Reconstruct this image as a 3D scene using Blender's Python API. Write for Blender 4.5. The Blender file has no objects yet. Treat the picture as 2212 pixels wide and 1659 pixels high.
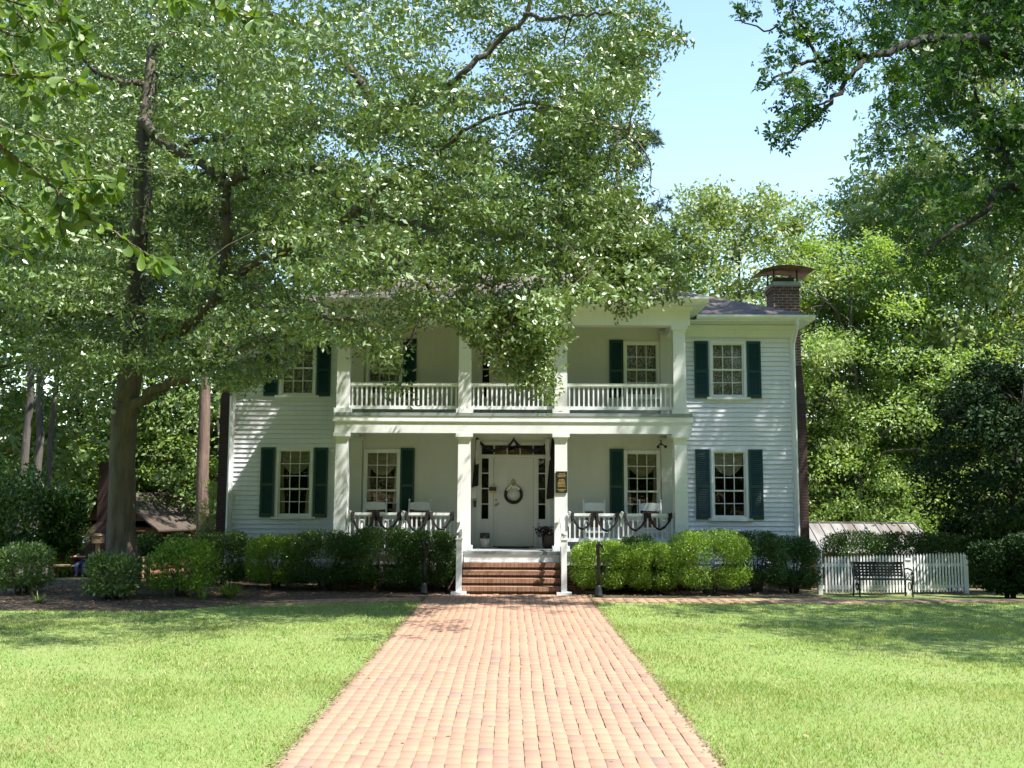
import bpy, math, random
import numpy as np
from math import radians as R, sin, cos, pi
from mathutils import Vector

S = bpy.context.scene
COL = S.collection

# ------------------------------------------------------------------ camera
CAM_H, PITCH, ROLL = 1.87, 6.5, -0.25
cam = bpy.data.cameras.new("camera"); cam_o = bpy.data.objects.new("camera", cam); COL.objects.link(cam_o)
cam.sensor_width = 36.0; cam.lens = 36.0 * 2218 / 2212
cam.clip_start = 0.05; cam.clip_end = 2000
cam_o.location = (0, 0, CAM_H)
cam_o.rotation_mode = 'YXZ'
from mathutils import Matrix
cam_o.matrix_world = Matrix.Translation((0, 0, CAM_H)) @ Matrix.Rotation(R(90 + PITCH), 4, 'X') @ Matrix.Rotation(R(-ROLL), 4, 'Z')
S.camera = cam_o

# ------------------------------------------------------------------ light
SUN_EL, SUN_AZ = 57.0, 120.0           # azimuth clockwise from +Y
W = bpy.data.worlds.new("World"); S.world = W; W.use_nodes = True
nt = W.node_tree; bg = nt.nodes["Background"]
sky = nt.nodes.new("ShaderNodeTexSky"); sky.sky_type = 'NISHITA'; sky.sun_disc = False
sky.sun_elevation = R(SUN_EL); sky.sun_rotation = R(SUN_AZ)
sky.air_density = 1.4; sky.dust_density = 0.1; sky.ozone_density = 1.5
nt.links.new(sky.outputs[0], bg.inputs[0]); bg.inputs[1].default_value = 0.135
sun = bpy.data.lights.new("sun", 'SUN'); sun.energy = 5.0; sun.angle = R(0.55); sun.color = (1.0, 0.95, 0.86)
sun_o = bpy.data.objects.new("sun", sun); COL.objects.link(sun_o)
sd = Vector((cos(R(SUN_EL)) * sin(R(SUN_AZ)), cos(R(SUN_EL)) * cos(R(SUN_AZ)), sin(R(SUN_EL))))
sun_o.rotation_euler = sd.to_track_quat('Z', 'Y').to_euler()
S.view_settings.view_transform = 'Standard'; S.view_settings.look = 'None'
S.view_settings.gamma = 1.0; S.view_settings.exposure = 1.3
cy = S.cycles
cy.max_bounces = 7; cy.diffuse_bounces = 4; cy.glossy_bounces = 3; cy.transmission_bounces = 4; cy.transparent_max_bounces = 8
cy.caustics_reflective = False; cy.caustics_refractive = False
cy.sample_clamp_indirect = 6.0

# ------------------------------------------------------------------ helpers
F_ = 2218.0
_p, _r = R(PITCH), R(ROLL)
def at(x, y, Y):
    """world point at depth Y seen at (x, y) of a 2212 px wide view"""
    u = (x - 1106) / F_; v = (829.5 - y) / F_
    u, v = u * cos(_r) - v * sin(_r), u * sin(_r) + v * cos(_r)
    d = (u, cos(_p) - v * sin(_p), sin(_p) + v * cos(_p)); k = Y / d[1]
    return (d[0] * k, Y, CAM_H + d[2] * k)
def proj(P):
    P = np.asarray(P, float)
    x, y, z = P[..., 0], P[..., 1], P[..., 2] - CAM_H
    d = y * cos(_p) + z * sin(_p); w = -y * sin(_p) + z * cos(_p)
    d = np.where(np.abs(d) < .01, .01, d)
    u, v = x / d, w / d
    u, v = u * cos(_r) + v * sin(_r), -u * sin(_r) + v * cos(_r)
    return 1106 + F_ * u, 829.5 - F_ * v, d
def inside(poly, x, y):
    poly = np.asarray(poly, float); r = np.zeros(np.shape(x), bool)
    j = len(poly) - 1
    for i in range(len(poly)):
        xi, yi = poly[i]; xj, yj = poly[j]
        c = ((yi > y) != (yj > y)) & (x < (xj - xi) * (y - yi) / (yj - yi + 1e-12) + xi)
        r ^= c; j = i
    return r
def sstep(a, b, x):
    t = np.clip((np.asarray(x, float) - a) / (b - a), 0, 1); return t * t * (3 - 2 * t)
def ground_z(x, y):
    x = np.asarray(x, float); y = np.asarray(y, float)
    z = -0.23 * sstep(4.5, 7.5, x) * sstep(19.5, 24, y)
    z = z - 0.075 * np.clip(y - 25, 0, 20)
    z = z + 0.10 * np.exp(-(((x + 8) / 2.0) ** 2 + ((y - 21) / 1.6) ** 2))
    return z
gz = lambda x, y: float(ground_z(x, y))

ROOTLOC = {}
def tag(o, label=None, cat=None, group=None, kind=None):
    if label: o['label'] = label
    if cat: o['category'] = cat
    if group: o['group'] = group
    if kind: o['kind'] = kind
    return o
def thing(name, loc, label, cat, group=None):
    o = bpy.data.objects.new(name, None); COL.objects.link(o); o.location = loc; o.empty_display_size = .3
    ROOTLOC[o] = Vector(loc); return tag(o, label, cat, group)
def link_mesh(name, me, parent=None):
    o = bpy.data.objects.new(name, me); COL.objects.link(o)
    if parent is not None:
        o.parent = parent
    return o
def root_loc(parent):
    while parent is not None:
        if parent in ROOTLOC: return np.array(ROOTLOC[parent])
        parent = parent.parent
    return np.zeros(3)
def copy_tree(o, parent=None):
    c = o.copy(); COL.objects.link(c)
    if parent is not None: c.parent = parent
    for ch in list(o.children): copy_tree(ch, c)
    return c

class MB:
    def __init__(s): s.v = []; s.f = []; s.m = []; s.n = 0; s.sm = []
    def add(s, vs, fs, m=0, smooth=False):
        vs = [tuple(map(float, v)) for v in vs]; b = s.n
        s.v += vs; s.n += len(vs)
        for f in fs: s.f.append(tuple(b + i for i in f)); s.m.append(m); s.sm.append(smooth)
    def box(s, x0, x1, y0, y1, z0, z1, m=0):
        s.add([(x0,y0,z0),(x1,y0,z0),(x1,y1,z0),(x0,y1,z0),(x0,y0,z1),(x1,y0,z1),(x1,y1,z1),(x0,y1,z1)],
              [(0,3,2,1),(4,5,6,7),(0,1,5,4),(1,2,6,5),(2,3,7,6),(3,0,4,7)], m)
    def frustum(s, cx, cy, z0, z1, w0, w1, d0=None, d1=None, m=0):
        d0 = w0 if d0 is None else d0; d1 = w1 if d1 is None else d1
        a = [(cx-w0/2,cy-d0/2,z0),(cx+w0/2,cy-d0/2,z0),(cx+w0/2,cy+d0/2,z0),(cx-w0/2,cy+d0/2,z0),
             (cx-w1/2,cy-d1/2,z1),(cx+w1/2,cy-d1/2,z1),(cx+w1/2,cy+d1/2,z1),(cx-w1/2,cy+d1/2,z1)]
        s.add(a, [(0,3,2,1),(4,5,6,7),(0,1,5,4),(1,2,6,5),(2,3,7,6),(3,0,4,7)], m)
    def bar(s, p, q, w, h, m=0):
        p = Vector(p); q = Vector(q); d = (q - p).normalized()
        up = Vector((0,0,1)) if abs(d.z) < .95 else Vector((0,1,0))
        a = d.cross(up).normalized(); b = a.cross(d).normalized(); a *= w/2; b *= h/2
        vs = [p-a-b,p+a-b,p+a+b,p-a+b,q-a-b,q+a-b,q+a+b,q-a+b]
        s.add(vs, [(0,1,2,3),(7,6,5,4),(0,4,5,1),(1,5,6,2),(2,6,7,3),(3,7,4,0)], m)
    def tube(s, pts, rad, n=8, m=0, cap=True, smooth=True, wob=0.0, seed=0):
        pts = [Vector(p) for p in pts]; k = len(pts)
        rad = [rad]*k if np.isscalar(rad) else list(rad)
        rg = random.Random(seed)
        t0 = (pts[1]-pts[0]).normalized(); ref = Vector((1,0,0)) if abs(t0.x) < .8 else Vector((0,1,0))
        a = t0.cross(ref).normalized(); vs = []
        for i in range(k):
            t = (pts[min(i+1,k-1)] - pts[max(i-1,0)]).normalized()
            a = (a - t * a.dot(t)).normalized(); b = t.cross(a)
            for j in range(n):
                an = 2*pi*j/n; r = rad[i]*(1+wob*(rg.random()-.5))
                vs.append(pts[i] + a*(r*cos(an)) + b*(r*sin(an)))
        fs = [(i*n+j, i*n+(j+1)%n, (i+1)*n+(j+1)%n, (i+1)*n+j) for i in range(k-1) for j in range(n)]
        if cap: fs += [tuple(range(n-1,-1,-1)), tuple((k-1)*n+j for j in range(n))]
        s.add(vs, fs, m, smooth)
    def lathe(s, prof, c=(0,0,0), n=20, m=0, smooth=True):
        vs = [(c[0]+r*cos(2*pi*j/n), c[1]+r*sin(2*pi*j/n), c[2]+z) for r, z in prof for j in range(n)]
        k = len(prof)
        fs = [(i*n+j, i*n+(j+1)%n, (i+1)*n+(j+1)%n, (i+1)*n+j) for i in range(k-1) for j in range(n)]
        fs += [tuple(range(n-1,-1,-1)), tuple((k-1)*n+j for j in range(n))]
        s.add(vs, fs, m, smooth)
    def torus(s, c, R0, r, axis='y', n=32, k=8, m=0, a0=0, a1=2*pi):
        full = abs(a1-a0-2*pi) < 1e-6; vs = []
        for i in range(n + (0 if full else 1)):
            a = a0+(a1-a0)*i/n
            for j in range(k):
                b = 2*pi*j/k; q = R0+r*cos(b)
                p = (q*cos(a), r*sin(b), q*sin(a)) if axis == 'y' else ((q*cos(a), q*sin(a), r*sin(b)) if axis == 'z' else (r*sin(b), q*cos(a), q*sin(a)))
                vs.append((c[0]+p[0], c[1]+p[1], c[2]+p[2]))
        mx = n if full else n+1
        fs = [(i*k+j, ((i+1)%mx)*k+j, ((i+1)%mx)*k+(j+1)%k, i*k+(j+1)%k) for i in range(n) for j in range(k)]
        s.add(vs, fs, m, True)
    def ball(s, c, r, m=0, n=10, sc=(1,1,1)):
        prof = [(max(1e-4, r*sin(pi*i/8)), -r*cos(pi*i/8)) for i in range(9)]
        vs = [(c[0]+q*cos(2*pi*j/n)*sc[0], c[1]+q*sin(2*pi*j/n)*sc[1], c[2]+z*sc[2]) for q, z in prof for j in range(n)]
        fs = [(i*n+j, i*n+(j+1)%n, (i+1)*n+(j+1)%n, (i+1)*n+j) for i in range(8) for j in range(n)]
        s.add(vs, fs, m, True)
    def grid(s, fn, nu, nv, m=0, smooth=True):
        vs = [fn(i/nu, j/nv) for j in range(nv+1) for i in range(nu+1)]
        fs = [(j*(nu+1)+i, j*(nu+1)+i+1, (j+1)*(nu+1)+i+1, (j+1)*(nu+1)+i) for j in range(nv) for i in range(nu)]
        s.add(vs, fs, m, smooth)
    def build(s, name, mats, parent=None):
        me = bpy.data.meshes.new(name); off = root_loc(parent)
        me.from_pydata([(a-off[0], b-off[1], c-off[2]) for a, b, c in s.v], [], s.f)
        for mt in (mats if isinstance(mats, (list, tuple)) else [mats]): me.materials.append(mt)
        me.polygons.foreach_set("material_index", s.m); me.polygons.foreach_set("use_smooth", s.sm); me.update()
        return link_mesh(name, me, parent)

def np_mesh(name, V, faces, mat, parent=None, k=4, smooth=False, mi=None):
    """V (n,3); faces (m,k) ints"""
    me = bpy.data.meshes.new(name); off = root_loc(parent)
    V = np.asarray(V, np.float32) - off.astype(np.float32); faces = np.asarray(faces, np.int32)
    me.vertices.add(len(V)); me.vertices.foreach_set("co", V.ravel())
    m = len(faces); me.loops.add(m*k); me.loops.foreach_set("vertex_index", faces.ravel())
    me.polygons.add(m); me.polygons.foreach_set("loop_start", np.arange(0, m*k, k, dtype=np.int32))
    me.polygons.foreach_set("loop_total", np.full(m, k, np.int32))
    if smooth: me.polygons.foreach_set("use_smooth", np.ones(m, bool))
    for q in (mat if isinstance(mat, (list, tuple)) else [mat]): me.materials.append(q)
    if mi is not None: me.polygons.foreach_set("material_index", np.asarray(mi, np.int32))
    me.update(calc_edges=True); me.validate()
    return link_mesh(name, me, parent)

# ------------------------------------------------------------------ materials
def new_mat(name):
    m = bpy.data.materials.new(name); m.use_nodes = True
    return m, m.node_tree.nodes, m.node_tree.links, m.node_tree.nodes["Principled BSDF"]
def ramp(N, L, src, stops):
    r = N.new("ShaderNodeValToRGB"); e = r.color_ramp.elements
    while len(e) < len(stops): e.new(.5)
    for i, (p, c) in enumerate(stops): e[i].position = p; e[i].color = (*c, 1)
    L.new(src, r.inputs[0]); return r.outputs[0]
def coords(N, L, scale=(1,1,1), rot=(0,0,0)):
    t = N.new("ShaderNodeTexCoord"); mp = N.new("ShaderNodeMapping"); mp.inputs[3].default_value = scale; mp.inputs[2].default_value = rot
    L.new(t.outputs["Object"], mp.inputs[0]); return mp.outputs[0]
def noise(N, L, vec, scale, detail=4, rough=.6):
    n = N.new("ShaderNodeTexNoise"); n.inputs["Scale"].default_value = scale; n.inputs["Detail"].default_value = detail
    n.inputs["Roughness"].default_value = rough; L.new(vec, n.inputs["Vector"]); return n.outputs[0]
def bump(N, L, h, B, strength=.3, dist=.02):
    b = N.new("ShaderNodeBump"); b.inputs["Strength"].default_value = strength; b.inputs["Distance"].default_value = dist
    L.new(h, b.inputs["Height"]); L.new(b.outputs[0], B.inputs["Normal"])
def mix(N, L, fac, a, b, mode='MIX'):
    n = N.new("ShaderNodeMix"); n.data_type = 'RGBA'; n.blend_type = mode
    for sock, val in ((n.inputs[0], fac), (n.inputs[6], a), (n.inputs[7], b)):
        if hasattr(val, 'links'): L.new(val, sock)
        else: sock.default_value = val if np.isscalar(val) else (*val, 1)
    return n.outputs[2]
def simple(name, c1, c2=None, scale=6, rough=.6, bmp=0.0, metal=0, stretch=(1,1,1), spec=.5, bscale=None):
    m, N, L, B = new_mat(name); v = coords(N, L, stretch)
    n = noise(N, L, v, scale)
    c2 = c2 or tuple(x*.8 for x in c1)
    L.new(ramp(N, L, n, [(.3, c2), (.7, c1)]), B.inputs["Base Color"])
    B.inputs["Roughness"].default_value = rough; B.inputs["Metallic"].default_value = metal
    B.inputs["Specular IOR Level"].default_value = spec
    if bmp: bump(N, L, noise(N, L, v, bscale or scale*3), B, bmp)
    return m
def leafmat(name, cols, rough=.38, trans=.3, spec=.5, tcol=None):
    """per leaf colour varies; thin leaf: glossy front + translucent"""
    m, N, L, B = new_mat(name); g = N.new("ShaderNodeNewGeometry")
    c = ramp(N, L, g.outputs["Random Per Island"], [(i/(len(cols)-1), q) for i, q in enumerate(cols)])
    L.new(c, B.inputs["Base Color"]); B.inputs["Roughness"].default_value = rough; B.inputs["Specular IOR Level"].default_value = spec
    t = N.new("ShaderNodeBsdfTranslucent")
    tc = mix(N, L, 1.0, c, tcol or (1.5, 1.5, .5), 'MULTIPLY'); L.new(tc, t.inputs[0])
    x = N.new("ShaderNodeMixShader"); x.inputs[0].default_value = trans
    L.new(B.outputs[0], x.inputs[1]); L.new(t.outputs[0], x.inputs[2]); L.new(x.outputs[0], N["Material Output"].inputs[0])
    return m
def barkmat(name, c1, c2, sc=5):
    m, N, L, B = new_mat(name); v = coords(N, L, (1,1,.18))
    n = noise(N, L, v, sc, 6, .7); n2 = noise(N, L, coords(N, L), 1.3, 3)
    c = ramp(N, L, n, [(.38, tuple(x*.6 for x in c2)), (.52, c1), (.68, tuple(min(1, x*1.7) for x in c1))])
    c = mix(N, L, n2, c, tuple(x*1.25 for x in c1)); L.new(c, B.inputs["Base Color"]); B.inputs["Roughness"].default_value = .9
    bump(N, L, n, B, 1.0, .09); return m

def grime(m, k=.35):
    N, L = m.node_tree.nodes, m.node_tree.links; B = N["Principled BSDF"]; c = B.inputs["Base Color"].links[0].from_socket
    a = noise(N, L, coords(N, L, (5, 5, .55)), 1.6, 6, .7); b = noise(N, L, coords(N, L), .8, 4, .6)
    f = mix(N, L, 1.0, ramp(N, L, a, [(.45,(0,0,0)),(.8,(1,1,1))]), ramp(N, L, b, [(.35,(0,0,0)),(.75,(k,k,k))]), 'MULTIPLY')
    L.new(mix(N, L, f, c, (.30,.29,.24)), B.inputs["Base Color"])
M = {}
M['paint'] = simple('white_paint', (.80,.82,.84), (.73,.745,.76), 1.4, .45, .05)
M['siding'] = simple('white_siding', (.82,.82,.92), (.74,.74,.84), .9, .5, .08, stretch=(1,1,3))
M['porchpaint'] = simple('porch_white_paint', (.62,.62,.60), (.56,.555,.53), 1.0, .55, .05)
for k_ in ('paint', 'siding', 'porchpaint'): grime(M[k_])
M['floorpaint'] = simple('grey_floor_paint', (.30,.33,.34), (.22,.25,.26), 3, .5, .05)
M['ceil'] = simple('ceiling_paint', (.7,.7,.66), None, 2, .6)
M['green'] = simple('shutter_green', (.008,.050,.052), (.006,.038,.040), 3, .35)
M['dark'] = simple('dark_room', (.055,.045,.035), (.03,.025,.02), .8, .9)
M['curtain'] = simple('cream_curtain', (.50,.46,.36), (.38,.34,.26), 3, .9)
M['amber'] = simple('amber_glow', (.45,.22,.05), (.25,.10,.02), 2, .7)  # warm light of the hall, painted as flat amber
M['black_cloth'] = simple('black_cloth', (.018,.013,.016), (.008,.006,.007), 8, .75)
M['white_ribbon'] = simple('white_ribbon', (.75,.74,.76), (.6,.6,.62), 8, .5)
M['iron'] = simple('black_iron', (.02,.021,.024), (.010,.011,.013), 12, .38, .1)
M['iron_grey'] = simple('worn_iron', (.045,.048,.05), (.02,.02,.024), 10, .45, .15)
M['brass'] = simple('brass', (.50,.36,.12), (.35,.24,.07), 8, .35, 0, .9)
M['gold'] = simple('gold_lettering', (.62,.45,.16), (.5,.36,.12), 8, .4, 0, .3)
M['plaque'] = simple('black_plaque', (.02,.022,.018), None, 8, .3)
M['copper'] = simple('copper_sheet', (.27,.17,.135), (.17,.11,.09), 3, .5, .1, .35)
M['mortar'] = simple('mortar_cap', (.42,.44,.38), (.28,.30,.26), 6, .85, .2)
M['stoneware'] = simple('stoneware', (.55,.53,.48), (.42,.40,.36), 5, .3)
M['darkpot'] = simple('dark_pot', (.06,.03,.025), (.03,.018,.016), 6, .5)
M['mat'] = simple('door_mat', (.05,.04,.03), (.03,.025,.02), 40, .95, .5)
M['cane'] = simple('brown_cane', (.16,.10,.06), (.09,.055,.035), 30, .7, .3)
M['paper'] = simple('notice_paper', (.72,.72,.70), (.62,.62,.60), 10, .6)
M['petal'] = simple('white_petals', (.78,.76,.66), (.62,.60,.40), 30, .6)
M['wood'] = simple('weathered_wood', (.30,.22,.13), (.18,.13,.08), 7, .8, .3, stretch=(1,1,.3))
M['log'] = simple('old_logs', (.16,.075,.04), (.07,.035,.022), 3, .9, .5, stretch=(.3,.3,3))
M['woodroof'] = simple('wood_shingles', (.105,.08,.062), (.04,.03,.025), 5, .9, .6, stretch=(1,3,1))
M['tin'] = simple('tin_roof', (.36,.36,.36), (.14,.11,.09), .6, .45, .1, .3, stretch=(3,.5,1))
M['stone'] = simple('pale_stone', (.62,.60,.58), (.5,.48,.46), 9, .8, .2)
M['skin'] = simple('skin', (.52,.30,.22), (.46,.26,.19), 12, .5)
M['jeans'] = simple('blue_denim', (.10,.14,.30), (.06,.09,.20), 14, .8)
M['shirt'] = simple('dark_green_cloth', (.02,.045,.025), (.012,.03,.018), 10, .8)
M['hat'] = simple('blue_grey_cloth', (.20,.24,.34), (.13,.16,.24), 14, .8)
M['eye'] = simple('eye_dark', (.02,.015,.012), None, 5, .3)
M['rust'] = simple('rusty_lamp', (.06,.04,.03), (.03,.02,.018), 9, .6)

def glass_mat():
    m, N, L, B = new_mat('window_glass'); N.remove(B)
    t = N.new("ShaderNodeBsdfTransparent"); t.inputs[0].default_value = (.86,.88,.87,1)
    g = N.new("ShaderNodeBsdfGlossy"); g.inputs["Roughness"].default_value = .02
    bm = N.new("ShaderNodeBump"); bm.inputs["Strength"].default_value = .06; bm.inputs["Distance"].default_value = .02
    L.new(noise(N, L, coords(N, L), 5, 2), bm.inputs["Height"]); L.new(bm.outputs[0], g.inputs["Normal"])
    f = N.new("ShaderNodeFresnel"); f.inputs[0].default_value = 1.5
    x = N.new("ShaderNodeMixShader"); L.new(f.outputs[0], x.inputs[0]); L.new(t.outputs[0], x.inputs[1]); L.new(g.outputs[0], x.inputs[2])
    L.new(x.outputs[0], N["Material Output"].inputs[0]); return m
M['glass'] = glass_mat()

def lace_mat():
    m, N, L, B = new_mat('lace_curtain'); v = coords(N, L)
    n = noise(N, L, v, 22, 5, .7)
    L.new(ramp(N, L, n, [(.38, (.10,.085,.06)), (.6, (.58,.56,.48))]), B.inputs["Base Color"]); B.inputs["Roughness"].default_value = .9
    return m
M['lace'] = lace_mat()

def brick_mat(name, cols, mortar, bw=.21, bh=.072, axis='wall', msize=.012):
    m, N, L, B = new_mat(name); t = N.new("ShaderNodeTexCoord"); s = N.new("ShaderNodeSeparateXYZ"); L.new(t.outputs["Object"], s.inputs[0])
    a = N.new("ShaderNodeMath"); L.new(s.outputs[0], a.inputs[0]); L.new(s.outputs[1], a.inputs[1])
    c = N.new("ShaderNodeCombineXYZ"); L.new(a.outputs[0], c.inputs[0]); L.new(s.outputs[2], c.inputs[1])
    b = N.new("ShaderNodeTexBrick"); L.new(c.outputs[0], b.inputs[0])
    b.inputs["Scale"].default_value = 1; b.inputs["Brick Width"].default_value = bw; b.inputs["Row Height"].default_value = bh
    b.inputs["Mortar Size"].default_value = msize; b.inputs["Mortar Smooth"].default_value = .3; b.inputs["Bias"].default_value = 0
    b.inputs["Color1"].default_value = (*cols[0], 1); b.inputs["Color2"].default_value = (*cols[1], 1); b.inputs["Mortar"].default_value = (*mortar, 1)
    col = mix(N, L, noise(N, L, t.outputs["Object"], 9), b.outputs[0], tuple(x*.5 for x in cols[0]))
    L.new(col, B.inputs["Base Color"]); B.inputs["Roughness"].default_value = .85
    inv = N.new("ShaderNodeMath"); inv.operation = 'SUBTRACT'; inv.inputs[0].default_value = 1; L.new(b.outputs[1], inv.inputs[1])
    bump(N, L, inv.outputs[0], B, .6, .012); return m
M['chimney'] = brick_mat('chimney_brick', [(.22,.085,.055), (.10,.05,.045)], (.45,.42,.37))
M['darkbrick'] = brick_mat('dark_brick', [(.085,.036,.03), (.05,.026,.024)], (.075,.06,.052))  # house chimneys' lower brick: soot, plus shade put into the colour
M['stepbrick'] = brick_mat('step_brick', [(.40,.235,.155), (.25,.125,.085)], (.13,.085,.06), .085, .4, msize=.009)
M['foundation'] = brick_mat('foundation_brick', [(.26,.12,.08), (.20,.09,.06)], (.3,.27,.24))

def shingle_mat():
    m, N, L, B = new_mat('roof_shingle'); t = N.new("ShaderNodeTexCoord")
    b = N.new("ShaderNodeTexBrick"); L.new(t.outputs["Object"], b.inputs[0])
    b.inputs["Scale"].default_value = 1; b.inputs["Brick Width"].default_value = .32; b.inputs["Row Height"].default_value = .14
    b.inputs["Mortar Size"].default_value = .009; b.inputs["Color1"].default_value = (.20,.155,.12,1); b.inputs["Color2"].default_value = (.13,.10,.085,1); b.inputs["Mortar"].default_value = (.03,.025,.02,1)
    c = mix(N, L, noise(N, L, t.outputs["Object"], 14, 5, .8), b.outputs[0], (.10,.085,.075))
    L.new(c, B.inputs["Base Color"]); B.inputs["Roughness"].default_value = .95
    inv = N.new("ShaderNodeMath"); inv.operation = 'SUBTRACT'; inv.inputs[0].default_value = 1; L.new(b.outputs[1], inv.inputs[1])
    bump(N, L, inv.outputs[0], B, .7, .02); return m
M['shingle'] = shingle_mat()

def paver_mat():
    m, N, L, B = new_mat('brick_paver'); g = N.new("ShaderNodeNewGeometry"); v = coords(N, L)
    c = ramp(N, L, g.outputs["Random Per Island"], [(0,(0.255,0.155,0.122)),(.05,(0.323,0.188,0.131)),(.35,(0.367,0.216,0.137)),(.6,(0.348,0.193,0.129)),(.8,(0.382,0.230,0.144)),(.96,(0.323,0.188,0.139)),(1,(0.245,0.160,0.135))])
    n = noise(N, L, v, 14, 6, .75)
    c = mix(N, L, ramp(N, L, n, [(.42,(0,0,0)),(.75,(.55,.55,.55))]), c, (.27,.185,.145))
    n3 = noise(N, L, v, .7, 3)
    c = mix(N, L, ramp(N, L, n3, [(.4,(0,0,0)),(.7,(.35,.35,.35))]), c, (.37,.26,.18))
    L.new(c, B.inputs["Base Color"]); B.inputs["Roughness"].default_value = .9
    bump(N, L, noise(N, L, v, 60, 5, .7), B, .35, .008); return m
M['paver'] = paver_mat()
M['sand'] = simple('joint_sand', (.34,.27,.19), (.12,.09,.06), 9, .95, .4)

def ground_mat():
    m, N, L, B = new_mat('ground_cover'); v = coords(N, L)
    n1 = noise(N, L, v, .55, 5, .65); n2 = noise(N, L, v, 11, 6, .75); n4 = noise(N, L, v, 55, 4, .8)
    a = ramp(N, L, n1, [(.30,(.21,.265,.075)),(.5,(.17,.25,.06)),(.68,(.26,.265,.11))])
    a = mix(N, L, ramp(N, L, n2, [(.35,(0,0,0)),(.7,(.8,.8,.8))]), a, (.14,.24,.045))
    a = mix(N, L, ramp(N, L, n4, [(.5,(0,0,0)),(.75,(.6,.6,.6))]), a, (.38,.37,.17))
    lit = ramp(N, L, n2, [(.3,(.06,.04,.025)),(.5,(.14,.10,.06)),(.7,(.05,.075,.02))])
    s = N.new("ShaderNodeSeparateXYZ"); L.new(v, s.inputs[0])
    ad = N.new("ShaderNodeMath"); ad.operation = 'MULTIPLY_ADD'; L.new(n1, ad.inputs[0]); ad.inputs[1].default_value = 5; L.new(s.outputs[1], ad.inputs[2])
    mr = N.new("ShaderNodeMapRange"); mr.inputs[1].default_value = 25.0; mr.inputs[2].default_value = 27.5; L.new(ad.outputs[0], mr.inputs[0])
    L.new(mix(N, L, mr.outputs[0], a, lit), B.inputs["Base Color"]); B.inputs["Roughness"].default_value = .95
    bump(N, L, n4, B, .5, .04); return m
M['ground'] = ground_mat()
M['mulch'] = simple('mulch', (.13,.085,.058), (.05,.034,.024), 18, .95, .8)
def grassmat(name, cols):
    """blade colour varies blade to blade, with straw and lush patches and faint mowing bands across the lawn"""
    m = leafmat(name, cols, .6, .35, .25); N, L = m.node_tree.nodes, m.node_tree.links; B = N["Principled BSDF"]
    c = B.inputs["Base Color"].links[0].from_socket; v = coords(N, L)
    c2 = mix(N, L, ramp(N, L, noise(N, L, v, .45, 4, .65), [(.50,(0,0,0)),(.68,(.75,.75,.75))]), c, (.36,.33,.16))
    c2 = mix(N, L, ramp(N, L, noise(N, L, v, 1.9, 4, .7), [(.52,(0,0,0)),(.70,(.6,.6,.6))]), c2, (.12,.255,.05))
    w = N.new("ShaderNodeTexWave"); w.inputs["Scale"].default_value = .42; w.inputs["Distortion"].default_value = 1.2; w.inputs["Detail"].default_value = 2
    L.new(coords(N, L, (1, .55, 1), (0, 0, R(-32))), w.inputs[0])
    c3 = mix(N, L, ramp(N, L, w.outputs[1], [(.3,(0,0,0)),(.8,(.28,.28,.28))]), c2, (.42,.45,.22))
    L.new(c3, B.inputs["Base Color"])
    for n in N:
        if n.type == 'MIX' and n.blend_type == 'MULTIPLY': L.new(c3, n.inputs[6])
    return m
M['blade'] = grassmat('grass_blade', [(.15,.265,.05),(.20,.31,.068),(.245,.335,.09),(.29,.345,.115),(.37,.37,.18),(.50,.47,.30)])
M['oakleaf'] = leafmat('oak_leaf', [(0.078,0.136,0.032),(0.106,0.175,0.039),(0.128,0.206,0.045),(0.165,0.237,0.064),(0.110,0.186,0.042),(0.248,0.302,0.138)], .43, .14, 1.0)
M['gumleaf'] = leafmat('gum_leaf', [(.024,.072,.010),(.036,.095,.013),(.055,.12,.016),(.05,.11,.018)], .5, .26, .3)
M['nearleaf'] = leafmat('near_leaf', [(.07,.13,.02),(.10,.18,.025),(.13,.21,.03)], .4, .38, .5)
M['roundleaf'] = leafmat('olive_leaf', [(0.144,0.216,0.058),(0.186,0.258,0.072),(0.264,0.306,0.120),(0.162,0.234,0.062)], .52, .3, .7)
M['yellowleaf'] = leafmat('yellow_green_leaf', [(0.141,0.249,0.058),(0.194,0.308,0.070),(0.249,0.360,0.090),(0.314,0.389,0.115),(0.162,0.273,0.065)], .55, .44, .6)
M['forestleaf'] = leafmat('forest_leaf', [(0.086,0.161,0.037),(0.127,0.218,0.048),(0.167,0.253,0.069),(0.230,0.299,0.103)], .5, .26, .8)
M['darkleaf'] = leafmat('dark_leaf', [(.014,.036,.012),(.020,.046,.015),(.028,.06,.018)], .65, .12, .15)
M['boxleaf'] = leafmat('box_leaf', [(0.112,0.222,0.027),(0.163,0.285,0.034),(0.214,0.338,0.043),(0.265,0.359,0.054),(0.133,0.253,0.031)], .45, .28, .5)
M['boxdark'] = leafmat('shaded_box_leaf', [(.03,.075,.014),(.045,.10,.018),(.06,.125,.02),(.085,.15,.026)], .42, .22, .5)  # box leaf for shadowed shrubs: their shade is put into the colour
M['needle'] = leafmat('pine_needle', [(.035,.065,.025),(.05,.085,.03),(.075,.105,.04)], .5, .2, .3)
M['daylily'] = leafmat('strap_leaf', [(.16,.26,.05),(.22,.32,.07),(.28,.34,.10)], .5, .35, .4)
M['purpleleaf'] = leafmat('purple_leaf', [(.03,.012,.018),(.05,.018,.022),(.02,.02,.014)], .5, .15, .4)
M['litter'] = leafmat('fallen_leaf', [(.14,.085,.045),(.24,.16,.09),(.33,.25,.15),(.10,.06,.04)], .8, .1, .2)
M['bark'] = barkmat('oak_bark', (.125,.10,.078), (.035,.027,.021), 7)
M['gumbark'] = barkmat('gum_bark', (.032,.027,.023), (.013,.011,.010), 5)
M['bark2'] = barkmat('forest_bark', (.085,.074,.064), (.03,.026,.023), 4)
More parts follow.
